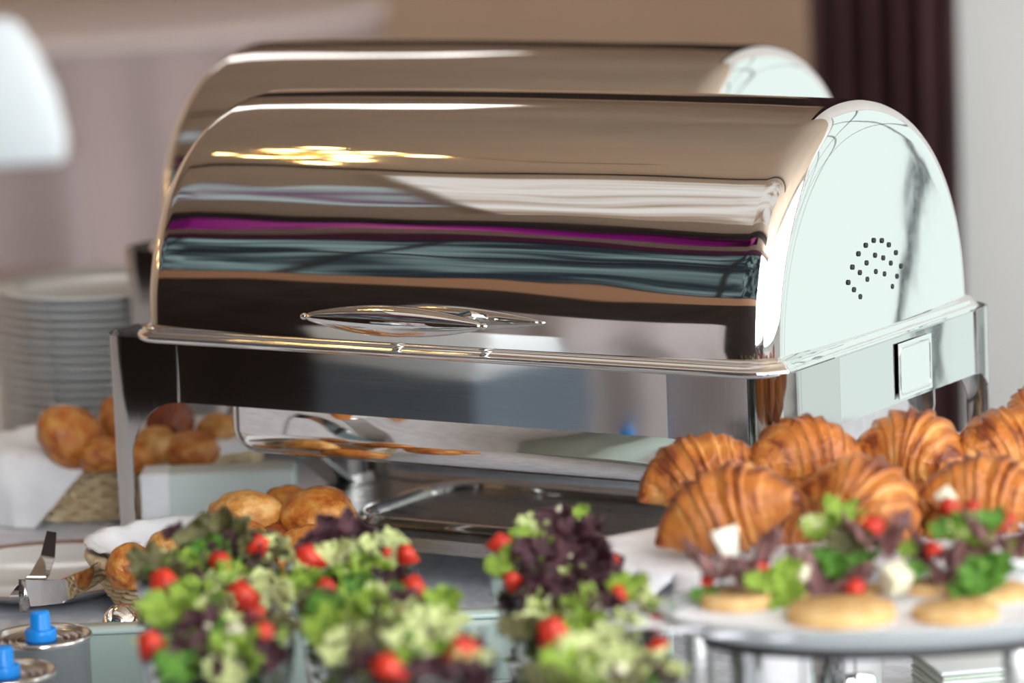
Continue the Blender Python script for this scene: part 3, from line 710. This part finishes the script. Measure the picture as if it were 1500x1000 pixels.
# ------------------------------------------------------------------ fuel cans with blue caps
def fuel_can(x, y, label):
    p = atz(x, y, TZ+0.072*0.88); r = 0.0362
    t = thing('fuel_can', label, 'fuel can', (p.x, p.y, TZ), rnd.uniform(0, 3), 'fuel cans with blue caps')
    bm = bmesh.new(); lathe(bm, [(0, 0.0005), (r-0.002, 0.0005), (r-0.0005, 0.002), (r-0.0005, 0.0685)], 64); obj('body', bm, TINSIDE, t)
    bm = bmesh.new(); pf = [(r-0.0005, 0.0675), (r+0.0012, 0.069), (r+0.0014, 0.0715), (r, 0.073), (r-0.0015, 0.0715), (r-0.003, 0.0685), (r-0.006, 0.068), (r-0.0075, 0.0695), (r-0.009, 0.0695), (r-0.0105, 0.068), (r-0.0125, 0.068), (r-0.0135, 0.0690), (r-0.0150, 0.0690), (r-0.0160, 0.068), (r-0.0175, 0.068), (r-0.0185, 0.0688), (r-0.02, 0.068), (0, 0.068)]
    lathe(bm, pf, 72); obj('lid', bm, TIN, t)
    bm = bmesh.new(); lathe(bm, [(0, 0.068), (0.0112, 0.068), (0.0117, 0.0688), (0.0117, 0.0765), (0.0110, 0.0778), (0.0084, 0.0782)], 40); lathe(bm, [(0.0084, 0.0775), (0.0076, 0.079), (0.0074, 0.0905), (0.0066, 0.0925), (0, 0.0930)], 40)
    obj('cap', bm, BLUE, t); t.scale = (1, 1, 0.88)
fuel_can(60, 930, 'grey fuel can with blue cap, farthest of the three at bottom left')
fuel_can(6, 983, 'grey fuel can with blue cap, middle one cut by the left edge')
fuel_can(-12, 1042, 'grey fuel can with blue cap, nearest one in the bottom left corner')
# round steel knob of a small pot beside the basket
sp_ = atz(178, 912, TZ+0.016)
bm = bmesh.new(); lathe(bm, [(0.010, 0), (0.0155, 0.006), (0.0165, 0.014), (0.0135, 0.024), (0.007, 0.030), (0, 0.0315)], 32); 
tag(obj('steel_shaker', bm, STEEL, None, True, (sp_.x, sp_.y, TZ)), 'small domed steel shaker half hidden beside the small basket', 'shaker')

# ------------------------------------------------------------------ frosted glass riser
ga, gb = atd(108, 919, 2.92), atd(986, 899, 2.92); gm = (ga+gb)/2; gl = (gb-ga).length; gtop = gm.z
gl_t = thing('glass_riser', 'long pale green frosted glass block behind the salad glasses', 'glass riser', (gm.x, gm.y, TZ), YAW)
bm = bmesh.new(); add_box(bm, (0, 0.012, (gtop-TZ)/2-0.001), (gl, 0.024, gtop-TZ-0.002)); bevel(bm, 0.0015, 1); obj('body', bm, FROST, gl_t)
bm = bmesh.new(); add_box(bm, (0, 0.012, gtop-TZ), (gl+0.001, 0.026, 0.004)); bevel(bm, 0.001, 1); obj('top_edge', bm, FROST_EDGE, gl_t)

# ------------------------------------------------------------------ salads
def leaf_mesh(m, seed, curl=0.5, frill=0.25, n=18, asp=1.5):
    """a crumpled, frilled lettuce leaf about unit size, real thickness"""
    bm = bmesh.new(); g = []
    for i in range(n+1):
        u = i/n*2-1; row = []
        for j in range(n+1):
            v = j/n*2-1
            # squircle mapping to a disc
            x = u*math.sqrt(1-v*v/2); y = v*math.sqrt(1-u*u/2); r = math.hypot(x, y); a = math.atan2(y, x)
            rr = r*(1+0.16*noise.noise(Vector((math.cos(a)*2, math.sin(a)*2, seed)))*r+0.08*r*math.sin(a*9+seed))
            X, Y = rr*math.cos(a)*asp*0.5, rr*math.sin(a)*0.5
            Z = curl*(X*X*0.9-Y*Y*0.2) + frill*0.4*r**2*math.sin(a*7+seed*2)+frill*0.25*r*math.sin(a*15+seed) + 0.22*noise.noise(Vector((X*3, Y*3, seed)))
            row.append(bm.verts.new((X, Y, Z)))
        g.append(row)
    fs = [bm.faces.new((g[i][j], g[i+1][j], g[i+1][j+1], g[i][j+1])) for i in range(n) for j in range(n)]
    bmesh.ops.recalc_face_normals(bm, faces=bm.faces)
    bmesh.ops.solidify(bm, geom=fs, thickness=0.025)
    me = bpy.data.meshes.new('lettuce_leaf'); bm.to_mesh(me); bm.free(); me.shade_smooth(); me.materials.append(m); return me
LM = {c: [leaf_mesh(LEAF[i], s+i*10, 0.8, 0.5) for s in (1, 2, 3)] for i, c in enumerate('lgpub')}
def tomato_mesh(seed):
    bm = bmesh.new(); bmesh.ops.create_cube(bm, size=1)
    for v in bm.verts:
        v.co.x *= 1.25; v.co.y *= 0.7
        if v.co.z > 0: v.co.x *= 0.55; v.co.y *= 0.8
        v.co += Vector((noise.noise(v.co*2+Vector((seed, 0, 0))), noise.noise(v.co*2+Vector((0, seed, 0))), 0))*0.35
    bmesh.ops.bevel(bm, geom=list(bm.edges), offset=0.07, segments=2, affect='EDGES')
    me = bpy.data.meshes.new('tomato_piece'); bm.to_mesh(me); bm.free(); me.shade_smooth(); me.materials.append(TOMATO); return me
TM = [tomato_mesh(s) for s in (1, 5, 9)]
def chunk_mesh(m, s=(1, 1, 1), off=0.1, seed=1, name='cheese_cube'):
    bm = bmesh.new(); add_box(bm, (0, 0, 0), s)
    for v in bm.verts: v.co += Vector((noise.noise(v.co*2+Vector((seed, 0, 0))), noise.noise(v.co*2+Vector((0, seed, 0))), 0.0))*0.2
    bevel(bm, off, 2); me = bpy.data.meshes.new(name); bm.to_mesh(me); bm.free(); me.shade_smooth(); me.materials.append(m); return me
CM = chunk_mesh(CHEESE); NUT = chunk_mesh(mat('nut', (0.45, 0.25, 0.12), 0.6), (1, .8, .6), 0.2, 3, 'nut_piece')
def piece(name, me, parent, p, s, rot=None):
    o = bpy.data.objects.new(name, me); C.objects.link(o); o.parent = parent
    o.location = Vector(p) - parent.location; o.scale = (s, s, s) if not isinstance(s, tuple) else s
    o.rotation_euler = rot or (rnd.uniform(-1, 1), rnd.uniform(-1, 1), rnd.uniform(0, 6.3)); return o
# glass: tapered tumbler
def glass_mesh():
    bm = bmesh.new(); H = 1.0
    prof = [(0, 0.0), (0.23, 0.0), (0.26, 0.01), (0.27, 0.05), (0.40, 0.60), (0.497, 0.98), (0.500, 0.995), (0.494, 1.0), (0.486, 0.995), (0.472, 0.94), (0.385, 0.60), (0.255, 0.08), (0, 0.06)]
    lathe(bm, prof, 64); me = bpy.data.meshes.new('salad_glass'); bmesh.ops.recalc_face_normals(bm, faces=bm.faces); bm.to_mesh(me); bm.free(); me.shade_smooth(); me.materials.append(GLASS); return me
GM = glass_mesh(); SALADS = {}
def salad(key, x, y, D, w, top, glab, slab, pal, marks, nleaf=16):
    """x,y: centre of the glass mouth in the photograph, D its distance, w its width"""
    c = atd(x, y, D); dia = w*D/FPX; h = c.z-TZ; R = dia/2
    g = bpy.data.objects.new('salad_glass', GM); C.objects.link(g); g.location = (c.x, c.y, TZ); g.scale = (dia, dia, h)
    tag(g, glab, 'glass', 'tapered salad glasses')
    t = thing('green_salad', slab, 'salad', (c.x, c.y, c.z-0.05), 0, 'salad portions in the glasses')
    fill = [(0.78, -0.070), (0.84, -0.05), (0.92, -0.03), (0.98, -0.014), (0.85, -0.006), (0.5, 0.0)]
    k = 0
    for (f, dz_), cnt in zip(fill, (8, 10, 11, 12, 10, 5)):
        for i in range(cnt):
            a = 2*PI*(i+rnd.random()*0.7)/cnt + f; rr = R*f*(0.66 if dz_ < -0.01 else 0.62)*(1+min(0, dz_)*4.5)
            ck = pal[k % len(pal)]; k += 1; s = rnd.uniform(0.16, 0.30)*dia
            if dz_ > -0.01: rot = (rnd.uniform(-.6, .6), rnd.uniform(-.6, .6), a)
            else: rot = (rnd.uniform(-.4, .4), PI/2+rnd.uniform(-.5, .3), a)
            piece('lettuce_leaf', rnd.choice(LM[ck]), t, c+Vector((rr*math.cos(a), rr*math.sin(a), dz_*h/0.16)), s, rot)
    for i in range(4):
        a = rnd.uniform(0, 6.3); rr = R*rnd.uniform(0.2, 0.6)
        piece('tomato_piece', rnd.choice(TM), t, c+Vector((rr*math.cos(a), rr*math.sin(a), rnd.uniform(-0.05, -0.005))), 0.011)
    for i in range(26):          # shredded bits of leaf scattered over the heap
        a = rnd.uniform(0, 6.3); q = math.sqrt(rnd.random()); rr = R*q*0.85
        piece('leaf_shred', rnd.choice(LM[rnd.choice('lppgub')]), t, c+Vector((rr*math.cos(a), rr*math.sin(a), 0.012-0.022*q+rnd.uniform(-.004, .004))), rnd.uniform(0.07, 0.13)*dia, (rnd.uniform(0, 3), rnd.uniform(0, 3), a))
    for i in range(7):
        a = rnd.uniform(0, 6.3); rr = R*rnd.uniform(0.1, 0.7)
        piece('nut_piece' if i % 2 else 'cheese_cube', NUT if i % 2 else CM, t, c+Vector((rr*math.cos(a), rr*math.sin(a), rnd.uniform(-0.004, 0.012))), rnd.uniform(0.003, 0.006))
    for (kd, mx, my, sz) in marks:        # pieces the photograph shows singly: nearest face of the heap
        dd = D - max(-0.3, min(1.0, (my-y+30)/70.0))*R*1.0 - (0.006 if kd == 't' else 0)
        p = atd(mx, my, dd); s = sz*dd/FPX
        if kd == 't': piece('tomato_piece', rnd.choice(TM), t, p, s*0.64, (rnd.uniform(-.4, .4), rnd.uniform(-.6, .6), YAW+rnd.uniform(-.5, .5)))
        elif kd == 'c': piece('cheese_cube', CM, t, p, s*0.8)
        elif kd == 'n': piece('nut_piece', NUT, t, p, s*0.9)
        else: piece('lettuce_leaf', rnd.choice(LM[kd]), t, p, s*0.74, (PI/2+rnd.uniform(-.7, .3), rnd.uniform(-.5, .5), YAW+rnd.uniform(-.4, .4)))
salad('A1', 304, 835, 2.60, 214, 0, 'salad glass at the left, back row, in front of the small basket', 'mixed salad with dark frilly leaves on top, leftmost glass of the back row', 'gblpu',
      [('u', 262, 780, 42), ('b', 320, 786, 110), ('u', 350, 800, 70), ('b', 380, 800, 70), ('b', 228, 830, 80), ('t', 378, 798, 46), ('t', 240, 852, 58), ('t', 322, 826, 58), ('p', 408, 800, 50), ('g', 300, 806, 50), ('l', 268, 820, 50), ('l', 295, 880, 80), ('l', 345, 845, 60), ('p', 385, 862, 85), ('t', 352, 872, 66), ('p', 318, 880, 60), ('l', 255, 885, 60), ('t', 372, 900, 50), ('n', 300, 858, 16)])
salad('A2', 318, 940, 2.40, 232, 0, 'nearest salad glass at the left, cut by the bottom edge', 'salad with a red tomato chunk at its left, nearest on the left side', 'lubgp',
      [('t', 222, 944, 62), ('t', 386, 926, 44), ('u', 300, 915, 80), ('u', 290, 965, 100), ('l', 250, 895, 80), ('l', 340, 960, 90), ('u', 385, 960, 70), ('g', 255, 975, 70), ('c', 345, 925, 26), ('b', 405, 915, 60), ('p', 330, 985, 60)])
salad('B1', 515, 822, 2.62, 196, 0, 'salad glass in the middle of the back row, beside the right edge of the basket', 'salad with sesame coloured dressing and tomato, middle glass of the back row', 'pglbp',
      [('u', 500, 786, 100), ('u', 465, 800, 60), ('t', 452, 816, 56), ('t', 596, 812, 44), ('p', 480, 822, 80), ('p', 540, 812, 70), ('l', 525, 840, 80), ('p', 570, 792, 50), ('t', 478, 862, 44), ('l', 450, 850, 60), ('t', 604, 862, 60), ('n', 545, 800, 14), ('t', 568, 810, 24), ('u', 570, 850, 60), ('g', 520, 862, 60), ('g', 538, 778, 22)])
salad('B2', 562, 905, 2.46, 224, 0, 'salad glass in the middle, second row, with bright green leaf', 'salad with a bright lime green leaf, second row in the middle', 'lgplb',
      [('l', 546, 890, 80), ('l', 500, 915, 100), ('g', 480, 895, 70), ('p', 630, 922, 100), ('p', 600, 905, 80), ('l', 645, 880, 60), ('u', 590, 885, 70), ('b', 530, 930, 80), ('p', 505, 945, 80), ('b', 460, 880, 60)])
salad('B3', 612, 965, 2.30, 236, 0, 'nearest salad glass in the middle, cut by the bottom edge', 'salad with two large tomato chunks, nearest in the middle', 'pulgp',
      [('t', 566, 980, 72), ('t', 676, 955, 70), ('u', 620, 990, 80), ('p', 620, 940, 90), ('u', 690, 990, 70), ('b', 540, 940, 70), ('l', 640, 960, 60)])
salad('C1', 815, 822, 2.60, 200, 0, 'salad glass of the back row nearest to the croissants', 'salad heaped with dark purple leaves, right glass of the back row', 'uuulu',
      [('u', 830, 795, 90), ('u', 810, 830, 110), ('u', 860, 830, 100), ('u', 800, 865, 90), ('u', 850, 870, 100), ('l', 765, 820, 60), ('l', 778, 795, 60), ('p', 782, 768, 44), ('t', 732, 795, 46), ('t', 750, 850, 42), ('l', 850, 748, 26), ('u', 815, 758, 50), ('n', 826, 780, 26), ('u', 858, 770, 50), ('t', 890, 820, 46), ('p', 840, 840, 40), ('c', 820, 745, 12), ('p', 780, 870, 30), ('l', 735, 830, 50)])
salad('C2', 866, 905, 2.45, 236, 0, 'salad glass at the right, second row, against the white doily', 'salad with pale leaves and small tomatoes, second row at the right', 'plplb',
      [('t', 806, 925, 66), ('l', 850, 918, 70), ('p', 905, 930, 80), ('t', 906, 868, 34), ('t', 962, 912, 40), ('u', 888, 895, 60), ('l', 915, 860, 60), ('b', 760, 920, 60), ('l', 965, 890, 40), ('t', 965, 945, 44), ('b', 935, 910, 50)])
salad('C3', 878, 982, 2.28, 250, 0, 'nearest salad glass at the right, cut by the bottom edge', 'salad of pale leaves, nearest on the right side', 'pblpu',
      [('p', 860, 955, 90), ('l', 830, 975, 80), ('p', 900, 975, 90), ('b', 790, 985, 60), ('u', 940, 980, 60)])

# ------------------------------------------------------------------ trays, doilies
def oval_pts(a, b, n): return [(a*math.cos(2*PI*i/n), b*math.sin(2*PI*i/n)) for i in range(n)]
def tray(name, label, cat, cen, a, b, rz, m, rimh=0.010, lip=0.010, n=96, power=2.0):
    t = thing(name, label, cat, cen, rz); bm = bmesh.new(); rings = []
    for sc, z in ((0.0, -0.004), (0.86, -0.004), (0.93, 0.001), (1.0, rimh), (1.0+lip, rimh+0.0012), (1.0+lip, rimh-0.002), (0.93, -0.004), (0.86, -0.008), (0.0, -0.008)):
        rings.append([Vector((x*max(sc, 0.002), y*max(sc, 0.002), z)) for x, y in oval_pts(a, b, n)])
    loft(bm, rings); obj('dish', bm, m, t); return t
def doily(label, cen, a, b, rz, n=26, z=0.0, depth=0.10, droop=0.0):
    N = 26*n//2*2; bm = bmesh.new(); top = []; rings = []
    for sc in (0.02, 0.5, 0.86, 0.92, 1.0):
        row = []
        for i in range(n*12):
            t = 2*PI*i/(n*12); k = sc*(1+(depth*(abs(math.sin(n*t/2))-0.5) if sc == 1.0 else 0)); row.append(Vector((a*k*math.cos(t), b*k*math.sin(t), (0.0006 if sc < 0.9 else 0.0020+0.0010*math.sin(7*t)-droop*max(0, sc*(k/sc)-0.92)/0.08)+z)))
        rings.append(row)
    rings = rings + [[p-Vector((0, 0, 0.0006)) for p in r] for r in reversed(rings)]
    loft(bm, rings, cap=True)
    o = obj('paper_doily', bm, LACE, None, True, cen); o.rotation_euler = (0, 0, rz); return tag(o, label, 'doily')
TR1 = atd(1235, 770, 2.69); TR1.z = -0.083
t1 = tray('serving_tray', 'oval steel tray carrying the croissants', 'tray', TR1, 0.170, 0.098, YAW, STEEL, 0.004)
doily('white scalloped paper doily under the croissants, its edge pointing at the purple salad', TR1, 0.193, 0.114, YAW, 30, 0.0055, 0.14, 0.014)
# its stand
def stand(label, cen, top, r0, r1, m=BAND):
    t = thing('tray_stand', label, 'stand', (cen.x, cen.y, TZ)); h = top-TZ; bm = bmesh.new()
    lathe(bm, [(0, 0), (r0, 0), (r0+0.001, 0.002), (r0, 0.004), (r1*0.92, 0.010), (r1, h*0.5), (r1*1.02, h-0.004), (r1*1.05, h), (0, h)], 48); obj('column', bm, m, t); return t
stand('round steel stand holding up the croissant tray', TR1, TR1.z-0.0085, 0.05, 0.026)
TR2 = atd(1330, 893, 2.42); 
GLASSRIM = glass('tray_glass', (0.86, 0.90, 0.90), 0.12); GLASSRIM.node_tree.nodes['Principled BSDF'].inputs['Transmission Weight'].default_value = 0.62
t2 = tray('glass_platter', 'oval glass platter with raised rim carrying the open sandwiches', 'platter', TR2, 0.155, 0.085, YAW, GLASSRIM, 0.007, 0.012)
doily('white paper doily under the open sandwiches, beside the front right salads', TR2 - R0*0.022 + HF*0.004, 0.158, 0.078, YAW, 24, 0.0015, 0.16, 0.0)
bm = bmesh.new(); rings = [[Vector((x*s, y*s, z)) for x, y in oval_pts(0.130, 0.068, 64)] for s, z in ((0.9, -0.0145), (1.0, -0.0145), (1.0, -0.0085), (0.9, -0.0085))]
loft(bm, rings, cap=True); hp = obj('support_ring', bm, mat('black_ring', (0.02, 0.016, 0.018), 0.4), t2); sharp(hp)
pst = atd(1128, 960, 2.42)
def post(x, D, r, label, m, square=False):
    p = atd(x, 935, D); ztop = TR2.z-0.015; t = thing('tray_stand', label, 'stand', (p.x, p.y, TZ), YAW)
    bm = bmesh.new(); h = ztop-TZ
    if square: add_box(bm, (0, 0, h/2), (r*2, r*2, h)); bevel(bm, 0.002)
    else: lathe(bm, [(0, 0), (r*0.9, 0), (r*0.93, 0.002), (r, h*0.9), (r*1.04, h-0.002), (r*1.04, h), (0, h)], 48)
    sharp(obj('column', bm, m, t)); return t
post(1128, 2.43, 0.0255, 'polished steel beaker under the sandwich platter', STEEL)
post(1024, 2.50, 0.0085, 'narrow dark steel post at the left under the sandwich platter', DARKSTEEL, True)
post(1498, 2.43, 0.012, 'narrow dark steel post at the right edge under the sandwich platter', DARKSTEEL, True)

# napkin stack on the table
ns = atz(1428, 962, TZ+0.03)
for i in range(9):
    bm = bmesh.new(); add_box(bm, (0, 0, 0.0014), (0.075, 0.075, 0.0026)); bevel(bm, 0.001, 1)
    o = obj('paper_napkin', bm, [mat('cream_paper', (0.74, 0.76, 0.74), 0.9), mat('sage_paper', (0.5, 0.55, 0.45), 0.9)][i % 2 if i < 8 else 0], None, False, (ns.x+rnd.uniform(-.001, .001), ns.y+rnd.uniform(-.001, .001), TZ+0.0034*i)); o.rotation_euler = (0, 0, YAW+0.2+rnd.uniform(-.02, .02))
    tag(o, 'topmost white napkin of the little stack below the sandwich platter' if i == 8 else ('undermost paper napkin of the little stack below the sandwich platter' if i == 0 else 'folded paper napkin, %s from the top of the stack below the sandwich platter' % ORD[9-i]), 'napkin', 'folded paper napkins')

# ------------------------------------------------------------------ croissants
def croissant_mesh(seed, bend=1.5, nl=6, fat=1.0):
    rr = random.Random(seed); bm = bmesh.new(); NS, NA = 96, 40; rings = []; crust = []
    lay = bm.verts.layers.float.new('crust')
    edges = sorted([0.09+0.33*(i/(nl-1))+rr.uniform(-.03, .03) for i in range(nl)])   # wrapped layer ends, distance from tip
    for i in range(NS+1):
        t = i/NS; d = min(t, 1-t)
        a = (t-0.5)*bend; Rc = 0.62/bend*1.0
        cx, cy = Rc*math.sin(a), Rc*(math.cos(a)-1)
        tx, ty = math.cos(a), -math.sin(a); nx, ny = ty*-1, tx
        base = 0.20*fat*(max(0.0, math.sin(PI*min(0.5, d*1.0+0.02)))**0.95)
        row = []; cr = []
        for k in range(NA):
            ph = 2*PI*k/NA; wob = 0.022*math.sin(ph+seed)+0.012*math.sin(2*ph+seed*1.7)+0.02*noise.noise(Vector((math.cos(ph)*1.3, math.sin(ph)*1.3, seed+ (t > .5)*5)))
            dd = d+wob; step = 0; lo = 0
            e_prev = 0.0
            for e in edges:
                if dd > e: e_prev = e
            nxt = [e for e in edges if e > dd]; e_next = nxt[0] if nxt else 0.53
            f = (dd-e_prev)/max(0.02, e_next-e_prev)           # 0 just past a layer's lip, 1 before the next
            r = base*(1+0.12*(1-min(1.0, max(0.0, f)))**1.4 - 0.05*f) if e_prev > 0 else base*(1-0.06*f)
            r *= 1+0.04*noise.noise(Vector((t*14, math.cos(ph)*2, math.sin(ph)*2+seed)))
            z = r*math.sin(ph)*0.88; hgt = r*math.cos(ph)
            f_ = min(1, max(0, f)); c = 0.22+0.30*(1-f_)**1.5 - 0.22*sstep((f_-0.70)/0.3) + 0.16*max(0, math.sin(ph)) + 0.55*noise.noise(Vector((t*5, math.cos(ph)*1.5, seed*2.0))) + (0.25 if d < 0.05 else 0) + 0.18*noise.noise(Vector((t*6, ph, seed)))
            if math.sin(ph) < -0.6: z = -r*0.60
            row.append(Vector((cx+nx*hgt, cy+ny*hgt, z))); cr.append(c)
        rings.append(row); crust.append(cr)
    vr = loft(bm, rings)
    for a_, b_ in zip(vr, crust):
        for v, c in zip(a_, b_): v[lay] = c
    me = bpy.data.meshes.new('croissant'); bmesh.ops.recalc_face_normals(bm, faces=bm.faces); bm.to_mesh(me); bm.free(); me.shade_smooth(); me.materials.append(CROI); return me
CR = [croissant_mesh(s, b, n, f) for s, b, n, f in ((1, 1.05, 4, 0.84), (2, 0.9, 5, 0.90), (3, 1.9, 4, 1.05), (4, 1.3, 4, 0.95))]
def croissant(x, y, D, w, label, rz=0, tilt=0, roll=0, k=0, sc=1.0):
    p = atd(x, y, D); s = w*D/FPX/0.92
    o = bpy.data.objects.new('croissant', CR[k]); C.objects.link(o); o.location = p; o.scale = (s, s, s*sc)
    o.rotation_euler = (roll, tilt, YAW+rz); return tag(o, label, 'croissant', 'croissants on the oval tray')
croissant(1022, 692, 2.79, 300, 'croissant at the back left whose tip points left, behind the nearest left one', 0.15, -0.26, 0.3, 1, 1.0)
croissant(1066, 748, 2.65, 350, 'large front left croissant with dark crust bands', -0.12, -0.30, 0.35, 0, 1.15)
croissant(1176, 670, 2.79, 290, 'croissant in the middle of the back, under the dish corner', 0.35, -0.05, 0.3, 3, 1.1)
croissant(1338, 662, 2.80, 270, 'croissant at the back right with curved pale stripes', -0.35, 0.15, 0.35, 2, 1.1)
croissant(1268, 738, 2.64, 290, 'croissant in front centre, one horn bending down towards the sandwiches', -0.6, 0.45, 0.35, 2, 1.15)
croissant(1475, 648, 2.80, 280, 'croissant at the far right back, cut by the right edge', 0.3, -0.15, 0.3, 1)
croissant(1450, 722, 2.66, 310, 'croissant at the front right, cut by the right edge', -0.3, 0.1, 0.3, 0, 1.1)
croissant(1185, 742, 2.73, 230, 'croissant deep in the pile between the two front ones', 0.5, 0.0, 0.2, 3)
croissant(1360, 745, 2.74, 240, 'croissant deep in the pile behind the sandwiches on the right', 0.1, 0.0, 0.2, 1)
croissant(1510, 592, 2.84, 130, 'croissant horn poking up at the right edge, topmost', -0.2, -0.5, 0.2, 2)
for k, (x, y) in enumerate(((1130, 790), (1290, 790), (1420, 780))):
    croissant(x, y, 2.71, 240, ['bottom croissant at the left of the pile', 'bottom croissant in the middle of the pile', 'bottom croissant at the right of the pile'][k], 0.2*k-0.2, 0, 0.1, k)

# ------------------------------------------------------------------ open sandwiches on the glass platter
def bread_mesh():
    bm = bmesh.new(); prof = [(0, 0), (0.47, 0), (0.5, 0.04), (0.5, 0.20), (0.46, 0.24), (0, 0.25)]; lathe(bm, prof, 36)
    for v in bm.verts: v.co.x *= 1.15; v.co.z += 0.02*noise.noise(v.co*4)
    me = bpy.data.meshes.new('bread_slice'); bm.to_mesh(me); bm.free(); me.shade_smooth(); me.materials.append(BREAD); return me
BRM = bread_mesh()
MTM = leaf_mesh(MEAT, 4.0, 1.2, 0.35)
WEDGE = chunk_mesh(mat('white_cheese', (0.74, 0.74, 0.62), 0.5), (1, 0.22, 1.1), 0.05, 2, 'cheese_wedge')
for v in WEDGE.vertices:
    if v.co.z < 0: v.co.x *= 0.55
def sandwich(x, y, D, w, label, parts):
    c = atd(x, y, D); t = thing('open_sandwich', label, 'sandwich', c, 0, 'open sandwiches on the glass platter'); s = w*D/FPX
    o = piece('bread_slice', BRM, t, c - Vector((0, 0, 0.25*s/2)), s, (0, 0, YAW+rnd.uniform(-.3, .3)))
    for kd, mx, my, sz, dd in parts:
        p = atd(mx, my, D-dd); q = sz*D/FPX
        if kd == 'm': piece('meat_slice', MTM, t, p, q, (rnd.uniform(-.3, .3), rnd.uniform(-.3, .3), YAW+rnd.uniform(-.6, .6)))
        elif kd == 't': piece('tomato_piece', rnd.choice(TM), t, p, q*0.8)
        elif kd == 'c': piece('cheese_piece', CM, t, p, q*0.8)
        elif kd == 'w': piece('cheese_wedge', WEDGE, t, p, q*0.85, (0, -0.25, YAW))
        else: piece('lettuce_leaf', rnd.choice(LM[kd]), t, p, q*0.72, (PI/2+rnd.uniform(-.7, .1), rnd.uniform(-.5, .5), YAW+rnd.uniform(-.4, .4)))
sandwich(1080, 878, 2.44, 96, 'open sandwich with a white cheese wedge, leftmost on the platter', [('m', 1075, 842, 90, 0.0), ('m', 1100, 826, 70, 0.0), ('w', 1066, 795, 48, 0), ('t', 1035, 850, 20, 0), ('g', 1032, 872, 40, 0), ('t', 1112, 832, 28, 0.01), ('l', 1110, 850, 40, 0.02)])
sandwich(1175, 868, 2.46, 80, 'open sandwich with bright lettuce curls, second from the left', [('l', 1145, 855, 62, 0.03), ('l', 1150, 832, 46, 0.02), ('c', 1110, 845, 26, 0.03), ('l', 1146, 882, 44, 0.03), ('c', 1173, 838, 26, 0.01), ('m', 1200, 862, 80, 0.0)])
sandwich(1250, 872, 2.47, 90, 'open sandwich with dark green leaves and meat, third from the left', [('m', 1218, 862, 80, 0.02), ('g', 1240, 830, 80, 0.0), ('g', 1210, 822, 60, 0.0), ('l', 1205, 772, 56, -0.02), ('l', 1225, 748, 60, -0.04), ('p', 1190, 765, 36, -0.02), ('t', 1254, 862, 34, 0.04), ('b', 1245, 790, 60, 0), ('m', 1282, 795, 70, 0), ('t', 1278, 768, 36, 0)])
sandwich(1365, 862, 2.46, 80, 'open sandwich with cheese cube and cherry red tomato, right of centre', [('c', 1312, 848, 46, 0.03), ('l', 1330, 803, 34, 0.0), ('m', 1390, 838, 90, 0.0), ('t', 1366, 803, 26, 0.02), ('m', 1375, 815, 60, 0), ('g', 1336, 835, 40, 0.02)])
sandwich(1450, 872, 2.44, 110, 'open sandwich with tall green leaves at the right edge of the platter', [('g', 1440, 840, 80, 0.02), ('g', 1420, 862, 70, 0.02), ('l', 1425, 775, 60, 0), ('g', 1388, 772, 50, 0), ('p', 1415, 765, 46, 0), ('m', 1470, 800, 80, 0), ('t', 1390, 745, 34, -0.02), ('t', 1424, 748, 34, -0.02), ('l', 1495, 805, 40, 0), ('t', 1465, 760, 40, -0.02), ('g', 1450, 760, 46, 0), ('c', 1385, 727, 30, -0.03)])
sandwich(1232, 901, 2.395, 140, 'plain bread slice lying foremost behind the glass rim', [])
sandwich(1400, 899, 2.385, 110, 'second bread slice behind the glass rim, right of the foremost one', [])
